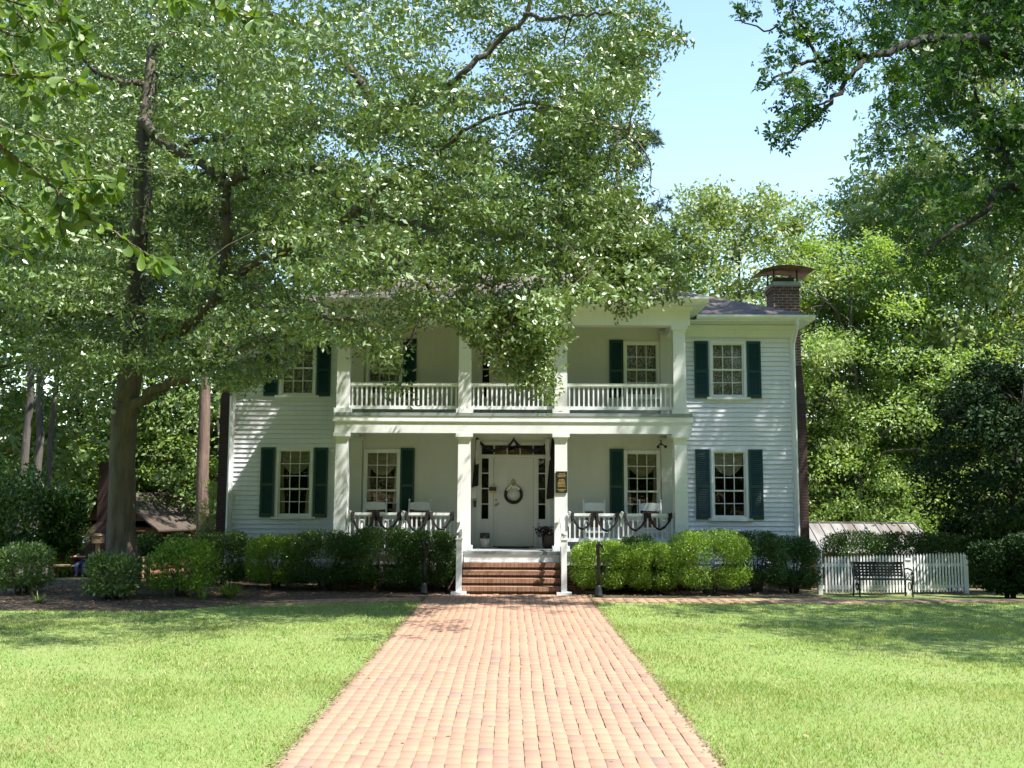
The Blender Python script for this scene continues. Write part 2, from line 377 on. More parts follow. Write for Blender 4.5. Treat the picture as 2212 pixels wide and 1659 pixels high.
M['pinebark'] = barkmat('pine_bark', (.15,.10,.078), (.055,.038,.032), 6)

# ------------------------------------------------------------------ setting: ground, paths, beds
def sheet(name, xs, ys, mat, dz=0.0, mask=None):
    X, Y = np.meshgrid(xs, ys); Z = ground_z(X, Y) + dz
    V = np.stack([X, Y, Z], -1).reshape(-1, 3); nx, ny = len(xs), len(ys)
    i = np.arange((nx-1)*(ny-1)); r, c = i//(nx-1), i % (nx-1); a = r*nx+c
    Fc = np.stack([a, a+1, a+nx+1, a+nx], 1)
    if mask is not None:
        cx = (X[:-1,:-1]+X[1:,1:])/2; cyy = (Y[:-1,:-1]+Y[1:,1:])/2
        Fc = Fc[mask(cx, cyy).ravel()]
    o = np_mesh(name, V, Fc, mat, smooth=True); tag(o, kind='structure'); return o
xs = np.unique(np.concatenate([np.linspace(-900,-40,12), np.linspace(-40,40,161), np.linspace(40,900,12)]))
ys = np.unique(np.concatenate([np.linspace(-300,-10,8), np.linspace(-10,50,121), np.linspace(50,900,14)]))
sheet('ground', xs, ys, M['ground'])

PATH_L, PATH_R = -1.63, 1.49
def bed_front(x):
    x = np.asarray(x, float)
    return np.where(x < -1.7, np.interp(x, [-22,-9,-6,-5.2,-4.5,-3.5,-1.7], [17.2,17.6,17.6,18.3,19.2,19.75,20.2]),
                    np.interp(x, [1.5,6,7,12], [20.35,20.5,21.2,21.9]))
def bed_mask(x, y):
    return (y > bed_front(x)) & (y < 24.2) & (((x < -1.2) & (x > -20)) | ((x > 1.2) & (x < 6.4)))
sheet('mulch_bed', np.linspace(-20, 7, 271), np.linspace(17, 24.4, 75), M['mulch'], .006, bed_mask)
sheet('path_base', np.linspace(PATH_L-.03, PATH_R+.03, 14), np.linspace(-4, 20.95, 80), M['sand'], .005)

rg = random.Random(5); rn = np.random.default_rng(5)
def pavers(name, cells):
    """cells: (centre x, centre y, length, width, angle): each brick a chamfered block, slightly uneven"""
    V = []; Fc = []
    for cx, cy_, l, w, a in cells:
        z0 = gz(cx, cy_); h = .016 + rg.uniform(-.0018, .0018); tx, ty = rg.gauss(0,.007), rg.gauss(0,.006)
        a += rg.gauss(0, .012); ca, sa = cos(a), sin(a); b = len(V)
        l2, w2 = l/2, w/2; ch = .0018
        for (ll, ww, zz) in ((l2, w2, 0.0), (l2, w2, h-.002), (l2-ch, w2-ch, h)):
            for sx, sy in ((-1,-1),(1,-1),(1,1),(-1,1)):
                u, v = sx*ll, sy*ww
                V.append((cx+u*ca-v*sa, cy_+u*sa+v*ca, z0+zz+(tx*u+ty*v if zz else 0)))
        for k in (0, 4):
            for j in range(4): Fc.append((b+k+j, b+k+(j+1) % 4, b+k+4+(j+1) % 4, b+k+4+j))
        Fc.append((b+8, b+9, b+10, b+11))
    o = np_mesh(name, np.array(V), np.array(Fc), M['paver']); tag(o, kind='structure'); return o
cells = []
nc = 27; pw = (PATH_R-PATH_L)/nc
for c in range(nc):
    y = -3 + rg.uniform(0, .2); ph = rg.uniform(0, 6)
    while y < 20.75:
        l = rg.choice([.2,.2,.198,.205,.195,.2,.102 if rg.random() < .45 else .2])
        wv = .006*sin(y*.8+1.3+c*.12)+.0035*sin(y*2.1+c*.55)+.002*sin(y*4.7+c*1.9)
        x = PATH_L+(c+.5)*pw + wv
        g1 = rg.uniform(.0005, .003); g2 = rg.uniform(.002, .008)
        cells.append((x+rg.gauss(0, .0022), y+l/2, l-g1*rg.choice((0, .3, 1)), pw-g2*rg.choice((.2, .6, 1)), pi/2)); y += l + .0008
pavers('brick_path', cells)
cells = []
for side in (-1, 1):
    for row in range(7):
        x = (PATH_L-.05 if side < 0 else PATH_R+.05)
        while abs(x) < (4.6 if side < 0 else 13):
            xc = x+side*.1
            f = float(bed_front(xc)) if side < 0 else float(np.interp(xc, [1.5,6,9,13], [20.15,20.15,20.5,21.0]))
            if not (side < 0 and abs(x) > 3.6 and rg.random() < .35):
                cells.append((xc, f-.06-row*.105 if side > 0 else f-.03-row*.105, .2-rg.uniform(.004,.012), .1-rg.uniform(.006,.012), 0))
            x += side*.202
pavers('cross_path', cells)

# ------------------------------------------------------------------ the house
CX = 0.03; WY = 24.0; CY = 22.3
HB = 32.5                                            # back wall
HL, HR = CX-6.61, CX+6.61
house = thing('plantation_house', (CX, 24.0, 0), 'white two storey clapboard house with double porch and green shutters', 'house')

def clap(mb, fn, u0, u1, z0, z1, openings=(), pitch=.11, proud=.026, m=0):
    """lapped boards; fn(u, off, z) -> point"""
    k0 = int(math.floor((z0)/pitch))
    zc = sorted({z0, z1, *[o[2] for o in openings], *[o[3] for o in openings]})
    k = k0
    while k*pitch < z1:
        rb, rt = k*pitch, (k+1)*pitch
        ed = sorted({max(rb, z0), min(rt, z1), *[z for z in zc if max(rb, z0) < z < min(rt, z1)]})
        for a, b in zip(ed[:-1], ed[1:]):
            iv = [(u0, u1)]
            for o in openings:
                if o[2] <= a+1e-6 and o[3] >= b-1e-6:
                    iv = [q for p, r in iv for q in ((p, min(r, o[0])), (max(p, o[1]), r)) if q[1]-q[0] > 1e-4]
            oa = proud*(1-(a-rb)/pitch); ob = proud*(1-(b-rb)/pitch)
            if pitch < .2 and abs(b-rt) < 1e-6: b -= .006
            for p, r in iv:
                mb.add([fn(p, oa, a), fn(r, oa, a), fn(r, ob, b), fn(p, ob, b)], [(0,1,2,3)], m)
                if abs(a-rb) < 1e-6:
                    g = .006 if pitch < .2 else 0
                    mb.add([fn(p, -.012, a-g), fn(r, -.012, a-g), fn(r, -.012, a), fn(p, -.012, a), fn(r, oa, a), fn(p, oa, a)], [(0,1,2,3), (3,2,4,5)], m)
        k += 1
front = lambda u, o, z: (u, WY-o, z)
WIN = {}   # name: cx, z0, z1
WW = .37
wing_l = [(-5.05, 1.52, 3.03), (-5.04, 4.34, 5.58)]
wing_r = [(5.07, 1.52, 3.03), (5.08, 4.34, 5.58)]
porch_w = [(-3.02, 1.50, 3.00), (3.04, 1.50, 3.00), (-3.01, 4.34, 5.57), (3.05, 4.34, 5.57)]
op = lambda w: (w[0]-WW, w[0]+WW, w[1], w[2])
DX = .045; DOOR = (DX-.86, DX+.86, .81, 3.24); UDOOR = (DX-.86, DX+.86, 3.78, 5.72)
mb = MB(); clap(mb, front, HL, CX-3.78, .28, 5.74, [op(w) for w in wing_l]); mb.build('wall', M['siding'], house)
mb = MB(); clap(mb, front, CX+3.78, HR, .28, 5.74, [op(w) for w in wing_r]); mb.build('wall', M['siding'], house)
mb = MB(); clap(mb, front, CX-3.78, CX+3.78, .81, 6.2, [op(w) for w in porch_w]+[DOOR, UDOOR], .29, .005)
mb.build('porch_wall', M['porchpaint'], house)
mb = MB()
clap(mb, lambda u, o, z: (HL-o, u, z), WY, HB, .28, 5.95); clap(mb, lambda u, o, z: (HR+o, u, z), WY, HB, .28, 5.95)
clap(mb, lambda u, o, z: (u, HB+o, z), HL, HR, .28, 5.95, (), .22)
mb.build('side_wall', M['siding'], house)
mb = MB(); mb.box(HL+.03, HR-.03, WY+.03, WY+.25, -.9, .28); mb.box(HL+.03, HL+.25, WY+.25, HB-.03, -1.6, .28); mb.box(HR-.25, HR-.03, WY+.25, HB-.03, -1.6, .28)
mb.build('foundation', M['foundation'], house)
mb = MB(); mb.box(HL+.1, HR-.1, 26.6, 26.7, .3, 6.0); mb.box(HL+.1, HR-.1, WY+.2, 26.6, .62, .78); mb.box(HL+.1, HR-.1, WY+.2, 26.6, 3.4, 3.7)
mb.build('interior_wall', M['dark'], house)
for x0, x1 in ((HL-.035, HL+.10), (HR-.10, HR+.035)):
    mb = MB(); mb.box(x0, x1, WY-.04, WY+.12, .25, 5.74); mb.build('corner_board', M['paint'], house)
for x0, x1 in ((HL-.04, CX-3.80), (CX+3.80, HR+.04)):
    mb = MB(); mb.box(x0, x1, WY-.045, WY+.05, 5.742, 6.03); mb.box(x0, x1, WY-.075, WY-.046, 5.92, 6.02); mb.build('frieze_board', M['paint'], house)
# windows
def window(wx, z0, z1, rows, lower, y=WY):
    x0, x1 = wx-WW, wx+WW; f = MB(); c = .055
    f.box(x0-c, x0, y-.045, y+.09, z0-.03, z1+c); f.box(x1, x1+c, y-.045, y+.09, z0-.03, z1+c)
    f.box(x0, x1, y-.043, y+.09, z1, z1+c)
    f.box(x0, x1, y-.03, y+.09, z0-.03, z0+.005)
    t, b = rows; zm = z0 + (z1-z0)*b/(t+b)
    st = .032
    for (a, d, yy, n) in ((z0+.005, zm+.012, y+.045, b), (zm-.012, z1, y+.01, t)):   # lower sash sits behind
        f.box(x0, x0+st, yy-.018, yy+.018, a, d); f.box(x1-st, x1, yy-.018, yy+.018, a, d)
        f.box(x0+st, x1-st, yy-.018, yy+.018, a, a+.035); f.box(x0+st, x1-st, yy-.018, yy+.018, d-.03, d)
        for k in (1, 2):
            xx = x0+st+(x1-x0-2*st)*k/3; f.box(xx-.0085, xx+.0085, yy-.012, yy+.012, a+.035, d-.03)
        for k in range(1, n):
            zz = a+.035+(d-a-.065)*k/n; f.box(x0+st, x1-st, yy-.0115, yy+.0115, zz-.0085, zz+.0085)
    w = f.build('window', M['paint'], house)
    s = MB(); s.box(x0-.14, x1+.14, y-.085, y-.046, z0-.085, z0-.032); s.box(x0-.14, x1+.14, y-.046, y, z0-.085, z0-.032); s.build('sill', M['paint'], w)
    for (a, d, yy) in ((z0+.02, zm, y+.046), (zm, z1-.02, y+.011)):
        g = MB(); g.add([(x0+.01, yy, a), (x1-.01, yy, a), (x1-.01, yy, d), (x0+.01, yy, d)], [(0,1,2,3)]); g.build('pane', M['glass'], w)
    seed = wx*3+z0
    if lower:
        h = z1-z0
        def val(u, v):
            e = .14+.22*sin(pi*u)**.8; z = z1-.01-h*e*v
            return (x0+u*(x1-x0), y+.10+.02*sin(v*24+1.5*abs(u-.5))*sin(pi*u)-.03*v*sin(pi*u), z)
        q = MB(); q.grid(val, 24, 22); q.build('valance', M['curtain'], w)
        for sd_ in ((0, 1) if wx < 4 else ()):
            def side(u, v, sd_=sd_):
                wd = .12*(1-.35*sin(pi*min(1, v*1.25)))+.01; uu = u*wd; xx = x0+uu if sd_ == 0 else x1-uu
                return (xx, y+.13+.014*sin(u*16), z1-.02-v*(h-.05))
            q = MB(); q.grid(side, 12, 14); q.build('curtain', M['curtain'], w)
    else:
        def full(u, v): return (x0+u*(x1-x0), y+.12+.02*sin(u*31+seed)+.008*sin(u*67), z1-v*(z1-z0))
        q = MB(); q.grid(full, 60, 4); q.build('curtain', M['lace'], w)
    return w
def shutter(x0, x1, z0, z1, y=WY-.022):
    s = MB(); d = .035; st = .045
    s.box(x0, x0+st, y-d, y, z0, z1); s.box(x1-st, x1, y-d, y, z0, z1)
    zm = z0+(z1-z0)*.46
    for a, b in ((z0, z0+.085), (z1-.06, z1), (zm-.03, zm+.03)): s.box(x0+st, x1-st, y-d+.001, y, a, b)
    for a, b in ((z0+.085, zm-.03), (zm+.03, z1-.06)):
        n = int((b-a)/.042)
        for k in range(n):
            zc = a+(k+.5)*(b-a)/n
            s.add([(x0+st, y-d+.004, zc-.022), (x1-st, y-d+.004, zc-.022), (x1-st, y-.006, zc+.018), (x0+st, y-.006, zc+.018),
                   (x0+st, y-d+.004, zc-.014), (x1-st, y-d+.004, zc-.014), (x1-st, y-.006, zc+.026), (x0+st, y-.006, zc+.026)],
                  [(0,1,2,3),(4,5,6,7),(0,4,5,1),(3,2,6,7)])
        s.add([(x0+st, y-.003, a), (x1-st, y-.003, a), (x1-st, y-.003, b), (x0+st, y-.003, b)], [(0,1,2,3)])
    return s.build('shutter', M['green'], house)
for lst in (wing_l, wing_r):
    for (x, a, b) in lst:
        lo = a < 3; window(x, a, b, (3, 2) if lo else (2, 2), lo)
        shutter(x-.79, x-.46, a-.05, b+.06); shutter(x+.45, x+.775, a-.05, b+.06)
for (x, a, b) in porch_w:
    lo = a < 3; window(x, a, b, (3, 2) if lo else (2, 2), lo)
    if x < 0: shutter(x+.43, x+.76, a-.05, b+.09, WY-.012)
    else: shutter(x-.76, x-.43, a-.05, b+.09, WY-.012)
# door units
def door_unit(o, upper):
    x0, x1, z0, z1 = o; h = z1-z0; y = WY
    zt = z1-.36 if not upper else z1-.10                 # under the transom
    f = MB()
    f.box(x0, x0+.09, y-.06, y+.06, z0, z1); f.box(x1-.09, x1, y-.06, y+.06, z0, z1); f.box(x0+.09, x1-.09, y-.058, y+.06, z1-.06, z1)
    dw = .47
    f.box(DX-dw-.08, DX-dw, y-.045, y+.06, z0, zt); f.box(DX+dw, DX+dw+.08, y-.045, y+.06, z0, zt)
    f.box(x0+.09, x1-.09, y-.05, y+.06, zt, zt+.05 if not upper else zt+.04)
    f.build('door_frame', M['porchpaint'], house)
    d = MB(); dy = y+.0
    d.box(DX-dw+.004, DX+dw-.004, dy, dy+.045, z0+.02, zt-.003)
    for sx in (-1, 1):
        for a, b in ((z0+.2, z0+.80), (z0+.98, zt-.16)):
            a_, b_ = sorted((DX+sx*.07, DX+sx*.37)); w_ = .022
            for q in ((a_, b_, a, a+w_), (a_, b_, b-w_, b), (a_, a_+w_, a+w_, b-w_), (b_-w_, b_, a+w_, b-w_)):
                d.box(q[0], q[1], dy-.012, dy, q[2], q[3])
            d.box(a_+.06, b_-.06, dy-.008, dy, a+.06, b-.06)
    dr = d.build('front_door' if not upper else 'balcony_door', M['porchpaint'], house)
    if not upper:
        k = MB(); k.ball((DX-.40, dy-.05, z0+.96), .028); k.tube([(DX-.40, dy, z0+.96), (DX-.40, dy-.04, z0+.96)], .014); k.build('knob', M['brass'], dr)
        k = MB(); k.box(DX-.43, DX-.38, dy-.012, dy-.0005, z0+1.06, z0+1.11); k.build('deadbolt', M['brass'], dr)
        k = MB(); k.tube([(DX-.35, dy-.02, z0+.99), (DX-.35, dy-.05, z0+.99)], .02); k.build('door_bell', M['brass'], dr)
    for sx in (-1, 1):
        a, b = sorted((DX+sx*(dw+.08), DX+sx*(.86-.09))); zb = z0+(.62 if not upper else .5)
        s = MB(); s.box(a, b, y-.02, y+.03, z0, zb); s.box(a, a+.03, y-.03, y+.03, zb, zt); s.box(b-.03, b, y-.03, y+.03, zb, zt)
        n = 4
        for k in range(n+1):
            zz = zb+.012+(zt-zb-.024)*k/n; s.box(a+.03, b-.03, y-.028, y+.03, zz-.012, zz+.012)
        s.box(a+.03, b-.03, y-.034, y-.02, z0+.06, zb-.10)
        sl = s.build('sidelight', M['porchpaint'], house)
        g = MB(); g.add([(a+.02, y+.005, zb), (b-.02, y+.005, zb), (b-.02, y+.005, zt), (a+.02, y+.005, zt)], [(0,1,2,3)]); g.build('pane', M['glass'], sl)
    if not upper:
        a, b, zb, zt2 = x0+.09, x1-.09, zt+.05, z1-.06
        s = MB()
        s.box(a, b, y-.03, y+.03, zb+.0005, zb+.018); s.box(a, b, y-.03, y+.03, zt2-.018, zt2-.0005)
        for k in range(6):
            xx = a+.012+(b-a-.024)*k/5; s.box(xx-.012, xx+.012, y-.028, y+.029, zb+.01, zt2-.01)
        tr = s.build('transom', M['porchpaint'], house)
        g = MB(); g.add([(a, y+.005, zb), (b, y+.005, zb), (b, y+.005, zt2), (a, y+.005, zt2)], [(0,1,2,3)]); g.build('pane', M['glass'], tr)
        g = MB(); g.box(a+.30, b-.30, y+.08, y+.10, zb, zb+.12); g.build('transom_glow', M['amber'], tr)  # amber board standing in for the glow of the lit hall
door_unit(DOOR, False); door_unit(UDOOR, True)

# porch
PL, PR = CX-3.90, CX+3.90
COLX = (-3.69, -1.03, 1.07, 3.67)
mb = MB(); mb.box(PL, PR, 21.98, WY-.002, .74, .81); mb.build('porch_floor', M['floorpaint'], house)
mb = MB(); mb.box(PL+.02, PR-.02, 22.03, 22.07, .52, .74); mb.build('porch_skirt', M['paint'], house)
mb = MB(); mb.box(PL+.05, PR-.05, 22.08, 22.3, -.1, .52); mb.build('porch_foundation', M['foundation'], house)
mb = MB(); mb.box(PL+.02, PR-.02, 22.6, WY-.006, 3.48, 3.52); mb.build('porch_ceiling', M['ceil'], house)
mb = MB(); mb.box(PL, PR, 22.246, WY-.006, 3.70, 3.77); mb.build('balcony_floor', M['floorpaint'], house)
mb = MB()
mb.box(PL+.02, PR-.02, 22.27, 22.58, 3.33, 3.58); mb.box(PL-.02, PR+.02, 22.245, 22.60, 3.58, 3.615); mb.box(PL-.005, PR+.005, 22.26, 22.60, 3.615, 3.695)
for x0, x1 in ((PL+.02, PL+.32), (PR-.32, PR-.02)): mb.box(x0, x1, 22.58, WY-.03, 3.33, 3.58); mb.box(x0-.01, x1+.01, 22.60, WY-.03, 3.58, 3.695)
mb.build('lower_entablature', M['paint'], house)
mb = MB(); mb.box(PL+.02, PR-.02, 22.27, 22.58, 5.72, 6.06); mb.box(PL-.04, PR+.04, 22.20, 22.60, 6.06, 6.12)
for x0, x1 in ((PL+.02, PL+.32), (PR-.32, PR-.02)): mb.box(x0, x1, 22.58, WY-.05, 5.72, 6.06); mb.box(x0-.03, x1+.03, 22.60, WY-.05, 6.06, 6.12)
mb.build('upper_entablature', M['paint'], house)
mb = MB(); mb.box(PL+.02, PR-.02, 22.58, WY-.006, 6.08, 6.118); mb.build('porch_ceiling', M['ceil'], house)
def column(x, z0, z1):
    c = MB(); c.frustum(x, CY+.14, z0+.10, z1-.08, .285, .265); o = c.build('column', M['paint'], house)
    b = MB(); b.box(x-.185, x+.185, CY-.045, CY+.325, z0, z0+.10); b.build('base', M['paint'], o)
    b = MB(); b.box(x-.185, x+.185, CY-.045, CY+.325, z1-.08, z1-.002); b.box(x-.15, x+.15, CY-.01, CY+.29, z1-.125, z1-.08); b.build('capital', M['paint'], o)
for x in COLX: column(x, .812, 3.33); column(x, 3.772, 5.72)
def pilaster(x, z0, z1):
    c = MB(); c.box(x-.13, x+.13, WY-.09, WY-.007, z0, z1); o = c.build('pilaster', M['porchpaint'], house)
    b = MB(); b.box(x-.16, x+.16, WY-.13, WY-.007, z1+.001, z1+.07); b.build('capital', M['porchpaint'], o)
for x in (CX-3.64, CX+3.58): pilaster(x, .812, 3.28); pilaster(x, 3.772, 5.80)
def railing(x0, x1, zb, zt):
    r = MB(); y = CY+.13
    r.box(x0, x1, y-.045, y+.045, zt-.055, zt); r.box(x0, x1, y-.025, y+.025, zt-.085, zt-.055); r.box(x0, x1, y-.035, y+.035, zb, zb+.075)
    o = r.build('railing', M['paint'], house)
    n = int(round((x1-x0)/.104)); me = None
    for k in range(n):
        x = x0+(k+.5)*(x1-x0)/n
        b = MB(); b.box(x-.016, x+.016, y-.016, y+.016, zb+.0755, zt-.0855); b.build('baluster', M['paint'], o)
for a, b in zip(COLX[:-1], COLX[1:]): railing(a+.14, b-.14, 3.86, 4.44)
railing(COLX[0]+.145, COLX[1]-.145, 1.0, 1.61); railing(COLX[2]+.145, COLX[3]-.145, 1.0, 1.61)
# steps, stringers, newel posts, handrails
st = MB(); st.box(-1.0, 1.02, 22.0, 22.028, .60, .739); st.box(-1.0, 1.02, 21.95, 22.0, .56, .60)
stair = st.build('stair_riser', M['paint'], house)
for k in range(4):
    zt = .585-.142*k; y1 = 21.96-.26*k; y0 = y1-.29
    b = MB(); b.box(-1.0, 1.02, y0, 21.98-.0*k, zt-.085, zt); b.box(-1.0+.003, 1.02-.003, y0+.085, 21.97, max(zt-.142, 0)-.004, zt-.085)
    b.build('step', M['stepbrick'], house)
for sx, x in ((-1, -1.045), (1, 1.055)):
    b = MB(); b.bar((x, 20.9, .25), (x, 22.02, .76), .045, .22); b.build('stringer', M['paint'], house)
    b = MB(); b.bar((x, 20.85, 1.02), (x, 22.25, 1.56), .05, .10); b.bar((x, 20.85, .42), (x, 22.1, .95), .035, .06); b.build('handrail', M['paint'], house)
    b = MB(); b.box(x-.055, x+.055, 20.745, 20.855, .07, 1.10); b.box(x-.07, x+.07, 20.73, 20.87, 1.10, 1.125)
    n = b.build('newel_post', M['paint'], house)
    b = MB(); b.box(x-.15, x+.15, 20.68, 20.94, .015, .07); b.build('base', M['paint'], n)
    b = MB(); b.lathe([(.02,1.125),(.025,1.14),(.016,1.155),(.045,1.18),(.052,1.205),(.04,1.235),(.01,1.25)], (x, 20.8, 0), 14); b.build('finial', M['mortar'], n)
# eaves and roofs
def hip(x0, x1, y0, y1, z, m, rx0, rx1, ry, rz):
    pass
E0, EX0, EX1, EB, EZ = 23.42, HL-.36, HR+.34, HB+.5, 6.17
run = (EB-E0)/2; rz = EZ+.42*run
mb = MB()
mb.add([(EX0,E0,EZ),(EX1,E0,EZ),(EX1,EB,EZ),(EX0,EB,EZ),(EX0+run,E0+run,rz),(EX1-run,E0+run,rz)], [(0,1,5,4),(1,2,5),(2,3,4,5),(3,0,4)])
mb.box(EX0+.01, EX1-.01, E0+.01, EB-.01, EZ-.03, EZ-.004)
roof = mb.build('roof', M['shingle'], house)
GX0, GX1, GY = CX-4.19, CX+4.20, 21.86
GZ = 6.275; ps = .27; ytop = (GZ-ps*GY-EZ+.42*E0)/(.42-ps); zt = GZ+ps*(ytop-GY); rr = min(3.2, ytop-GY)
mb = MB()
yy = GY+2.2; zz = GZ+ps*2.2
mb.add([(GX0,GY,GZ),(GX1,GY,GZ),(GX1-1.6,ytop,zt+.01),(GX0+1.6,ytop,zt+.01),(GX1,WY+.1,GZ),(GX0,WY+.1,GZ)], [(0,1,2,3),(1,4,2),(5,0,3)])
mb.build('porch_roof', M['shingle'], house)
mb = MB()
mb.box(EX0+.02, GX0+.35, E0+.02, WY-.05, 6.032, 6.06); mb.box(GX1-.35, EX1-.02, E0+.02, WY-.05, 6.032, 6.06)
mb.box(EX0+.02, HL-.03, WY-.05, EB, 6.032, 6.06); mb.box(HR+.03, EX1-.02, WY-.05, EB, 6.032, 6.06)
mb.box(GX0+.02, GX1-.02, GY+.02, 22.20, 6.122, 6.145); mb.box(GX0+.02, PL-.03, 22.2, WY, 6.122, 6.145); mb.box(PR+.03, GX1-.02, 22.2, WY, 6.122, 6.145)
mb.build('soffit', M['paint'], house)
def gutter(x0, x1, y, z0, z1, ret=None):
    g = MB(); h = z1-z0
    pr = [(0,0),(-.03,0),(-.065,.3*h),(-.085,.62*h),(-.09,h),(-.075,h),(-.07,.7*h),(0,.7*h)]
    k = len(pr); vs = [(x, y+a, z0+b) for x in (x0, x1) for a, b in pr]
    g.add(vs, [(i, (i+1) % k, k+(i+1) % k, k+i) for i in range(k)]+[tuple(range(k-1,-1,-1)), tuple(k+i for i in range(k))])
    if ret:
        for x, s in ((x0, -1), (x1, 1)):
            g.box(min(x, x-s*.02), max(x, x-s*.02), y+.001, ret, z0, z1-.01)
    return g.build('gutter', M['paint'], house)
gutter(GX0-.02, GX1+.02, GY+.02, 6.146, 6.27, WY-.06); gutter(EX0-.02, GX0-.03, E0+.02, 6.061, 6.165); gutter(GX1+.03, EX1+.02, E0+.02, 6.061, 6.165, EB)
for s, x in ((1, HR-.05), (-1, HL+.05)):
    b = MB(); b.tube([(x, 23.4, 6.09), (x, 23.4, 5.98), (x+s*.01, 23.6, 5.78), (x+s*.02, 23.86, 5.60), (x+s*.02, 23.9, 5.45), (x+s*.02, 23.9, .5)], .043, 4, smooth=False); b.build('downspout', M['paint'], house)
# chimneys
def chimney(s):
    X = lambda a: CX+s*a
    def bx(m_, a, b, y0, y1, z0, z1): x0, x1 = sorted((X(a), X(b))); m_.box(x0, x1, y0, y1, z0, z1)
    c = MB(); bx(c, 6.63, 7.30, 25.5, 26.9, -1.2, 4.3)
    p = [(6.63,25.5),(7.30,25.5),(7.30,26.9),(6.63,26.9)]; q = [(6.62,25.75),(7.29,25.75),(7.29,26.45),(6.62,26.45)]
    c.add([(X(a), b, 4.3) for a, b in p]+[(X(a), b, 5.3) for a, b in q], [(0,1,5,4),(1,2,6,5),(2,3,7,6),(3,0,4,7)])
    b_ = MB(); bx(b_, 6.62, 7.29, 25.75, 26.45, 5.3, 7.30); o = c.build('chimney', M['darkbrick'], house); b_.build('stack', M['chimney'], o)
    b = MB()
    for k in range(9): bx(b, 6.61+k*.077, 6.61+k*.077+.05, 25.715, 25.749, 7.21, 7.295)
    for k in range(9): bx(b, 6.585, 6.619, 25.74+k*.08, 25.79+k*.08, 7.21, 7.295)
    bx(b, 6.59, 7.32, 25.72, 26.48, 7.301, 7.36); b.build('brick_course', M['chimney'], o)
    b = MB(); bx(b, 6.62, 7.29, 25.75, 26.45, 7.361, 7.47); b.build('mortar_cap', M['mortar'], o)
    b = MB()
    for a in (6.64, 7.23):
        for y in (25.78, 26.40): bx(b, a, a+.035, y, y+.035, 7.471, 7.78)
    bx(b, 6.72, 7.19, 25.85, 26.35, 7.471, 7.60); b.build('cap_post', M['rust'], o)
    b = MB(); n = 18; vs = []
    for t in (0, .012):
        for y in (25.45, 26.75):
            for i in range(n+1):
                u = -1+2*i/n; vs.append((X(6.955+u*.66), y, 7.83-.115*abs(u)**2.0+t+.02*(y > 26)))
    k = n+1
    b.add(vs, [(i, i+1, k+i+1, k+i) for i in range(n)]+[(2*k+i, 3*k+i, 3*k+i+1, 2*k+i+1) for i in range(n)]+[(i, 2*k+i, 2*k+i+1, i+1) for i in range(n)], 0, True)
    b.build('chimney_hood', M['copper'], o)
chimney(1); chimney(-1)

# ------------------------------------------------------------------ plants
def unit(a): return a/np.maximum(np.linalg.norm(a, axis=-1, keepdims=True), 1e-9)
def leaf_quads(P, D, Nn, L, Wd):
    """rhombic leaves: P base, D along, Nn normal"""
    Sd = unit(np.cross(D, Nn)); L = L[:, None]; Wd = Wd[:, None]
    mid = P + D*L*.55
    V = np.stack([P, mid+Sd*Wd*.5, P+D*L, mid-Sd*Wd*.5], 1).reshape(-1, 3)
    return V
def star_quads(P, D, Nn, L):
    out = []
    for a in (-1.15, 0, 1.15):
        Sd = unit(np.cross(Nn, D)); Da = D*cos(a)+Sd*sin(a)
        out.append(leaf_quads(P, Da, Nn, L*(1 if a == 0 else .85), L*.46))
    V = np.stack([o.reshape(-1, 4, 3) for o in out], 1); return V
def scatter(rng, C, Rr, n, sub=7, flat=.45, spread=.42):
    """points in leafy sprays inside an ellipsoid"""
    q = unit(rng.normal(size=(sub, 3)))*(rng.random((sub, 1))**.4)
    c = C + q*Rr; k = rng.integers(0, sub, n)
    g = rng.normal(size=(n, 3))*np.array([1, 1, flat])*spread*np.array(Rr).mean()*.62
    return c[k]+g, unit(g+q[k]*.3*Rr)
def leaf_dirs(rng, n, out, up=.55, droop=.25, face=.25):
    D = unit(rng.normal(size=(n, 3))*.75+out*.55-np.array([0, 0, droop]))
    Nn = unit(rng.normal(size=(n, 3))*.6+np.array([0, 0, up])+out*face)
    Nn = unit(Nn-D*np.sum(Nn*D, 1, keepdims=True)); return D, Nn
def foliage(name, pads, mat, parent, L, asp=.42, seed=1, up=.55, droop=.25, star=False, sub=7, flat=.45, spread=.42, keep=None, face=.25, axis=None):
    """pads: (centre, radii, count)"""
    rng = np.random.default_rng(seed); Ps = []; Os = []
    for C, Rr, n in pads:
        p, o = scatter(rng, np.array(C, float), np.array(Rr, float), int(n), sub, flat, spread)
        if axis is not None: o = unit(o*.6+unit((np.array(C, float)-axis)*np.array([1, 1, .7])))
        Ps.append(p); Os.append(o)
    P = np.concatenate(Ps); O = np.concatenate(Os)
    if keep is not None:
        k = keep(P); P, O = P[k], O[k]
    n = len(P); D, Nn = leaf_dirs(rng, n, O, up, droop, face); Ls = L*rng.uniform(.65, 1.25, n)
    if star:
        V = star_quads(P, D, Nn, Ls).reshape(-1, 3)
        # one island per leaf: the three lobes share their base vertex
        nb = n; base = np.arange(nb)*12; Fc = np.stack([np.stack([base, base+4*k+1, base+4*k+2, base+4*k+3], 1) for k in range(3)], 1).reshape(-1, 4)
    else:
        V = leaf_quads(P, D, Nn, Ls, Ls*asp); Fc = np.arange(n*4).reshape(-1, 4)
    return np_mesh(name, V, Fc, mat, parent), P
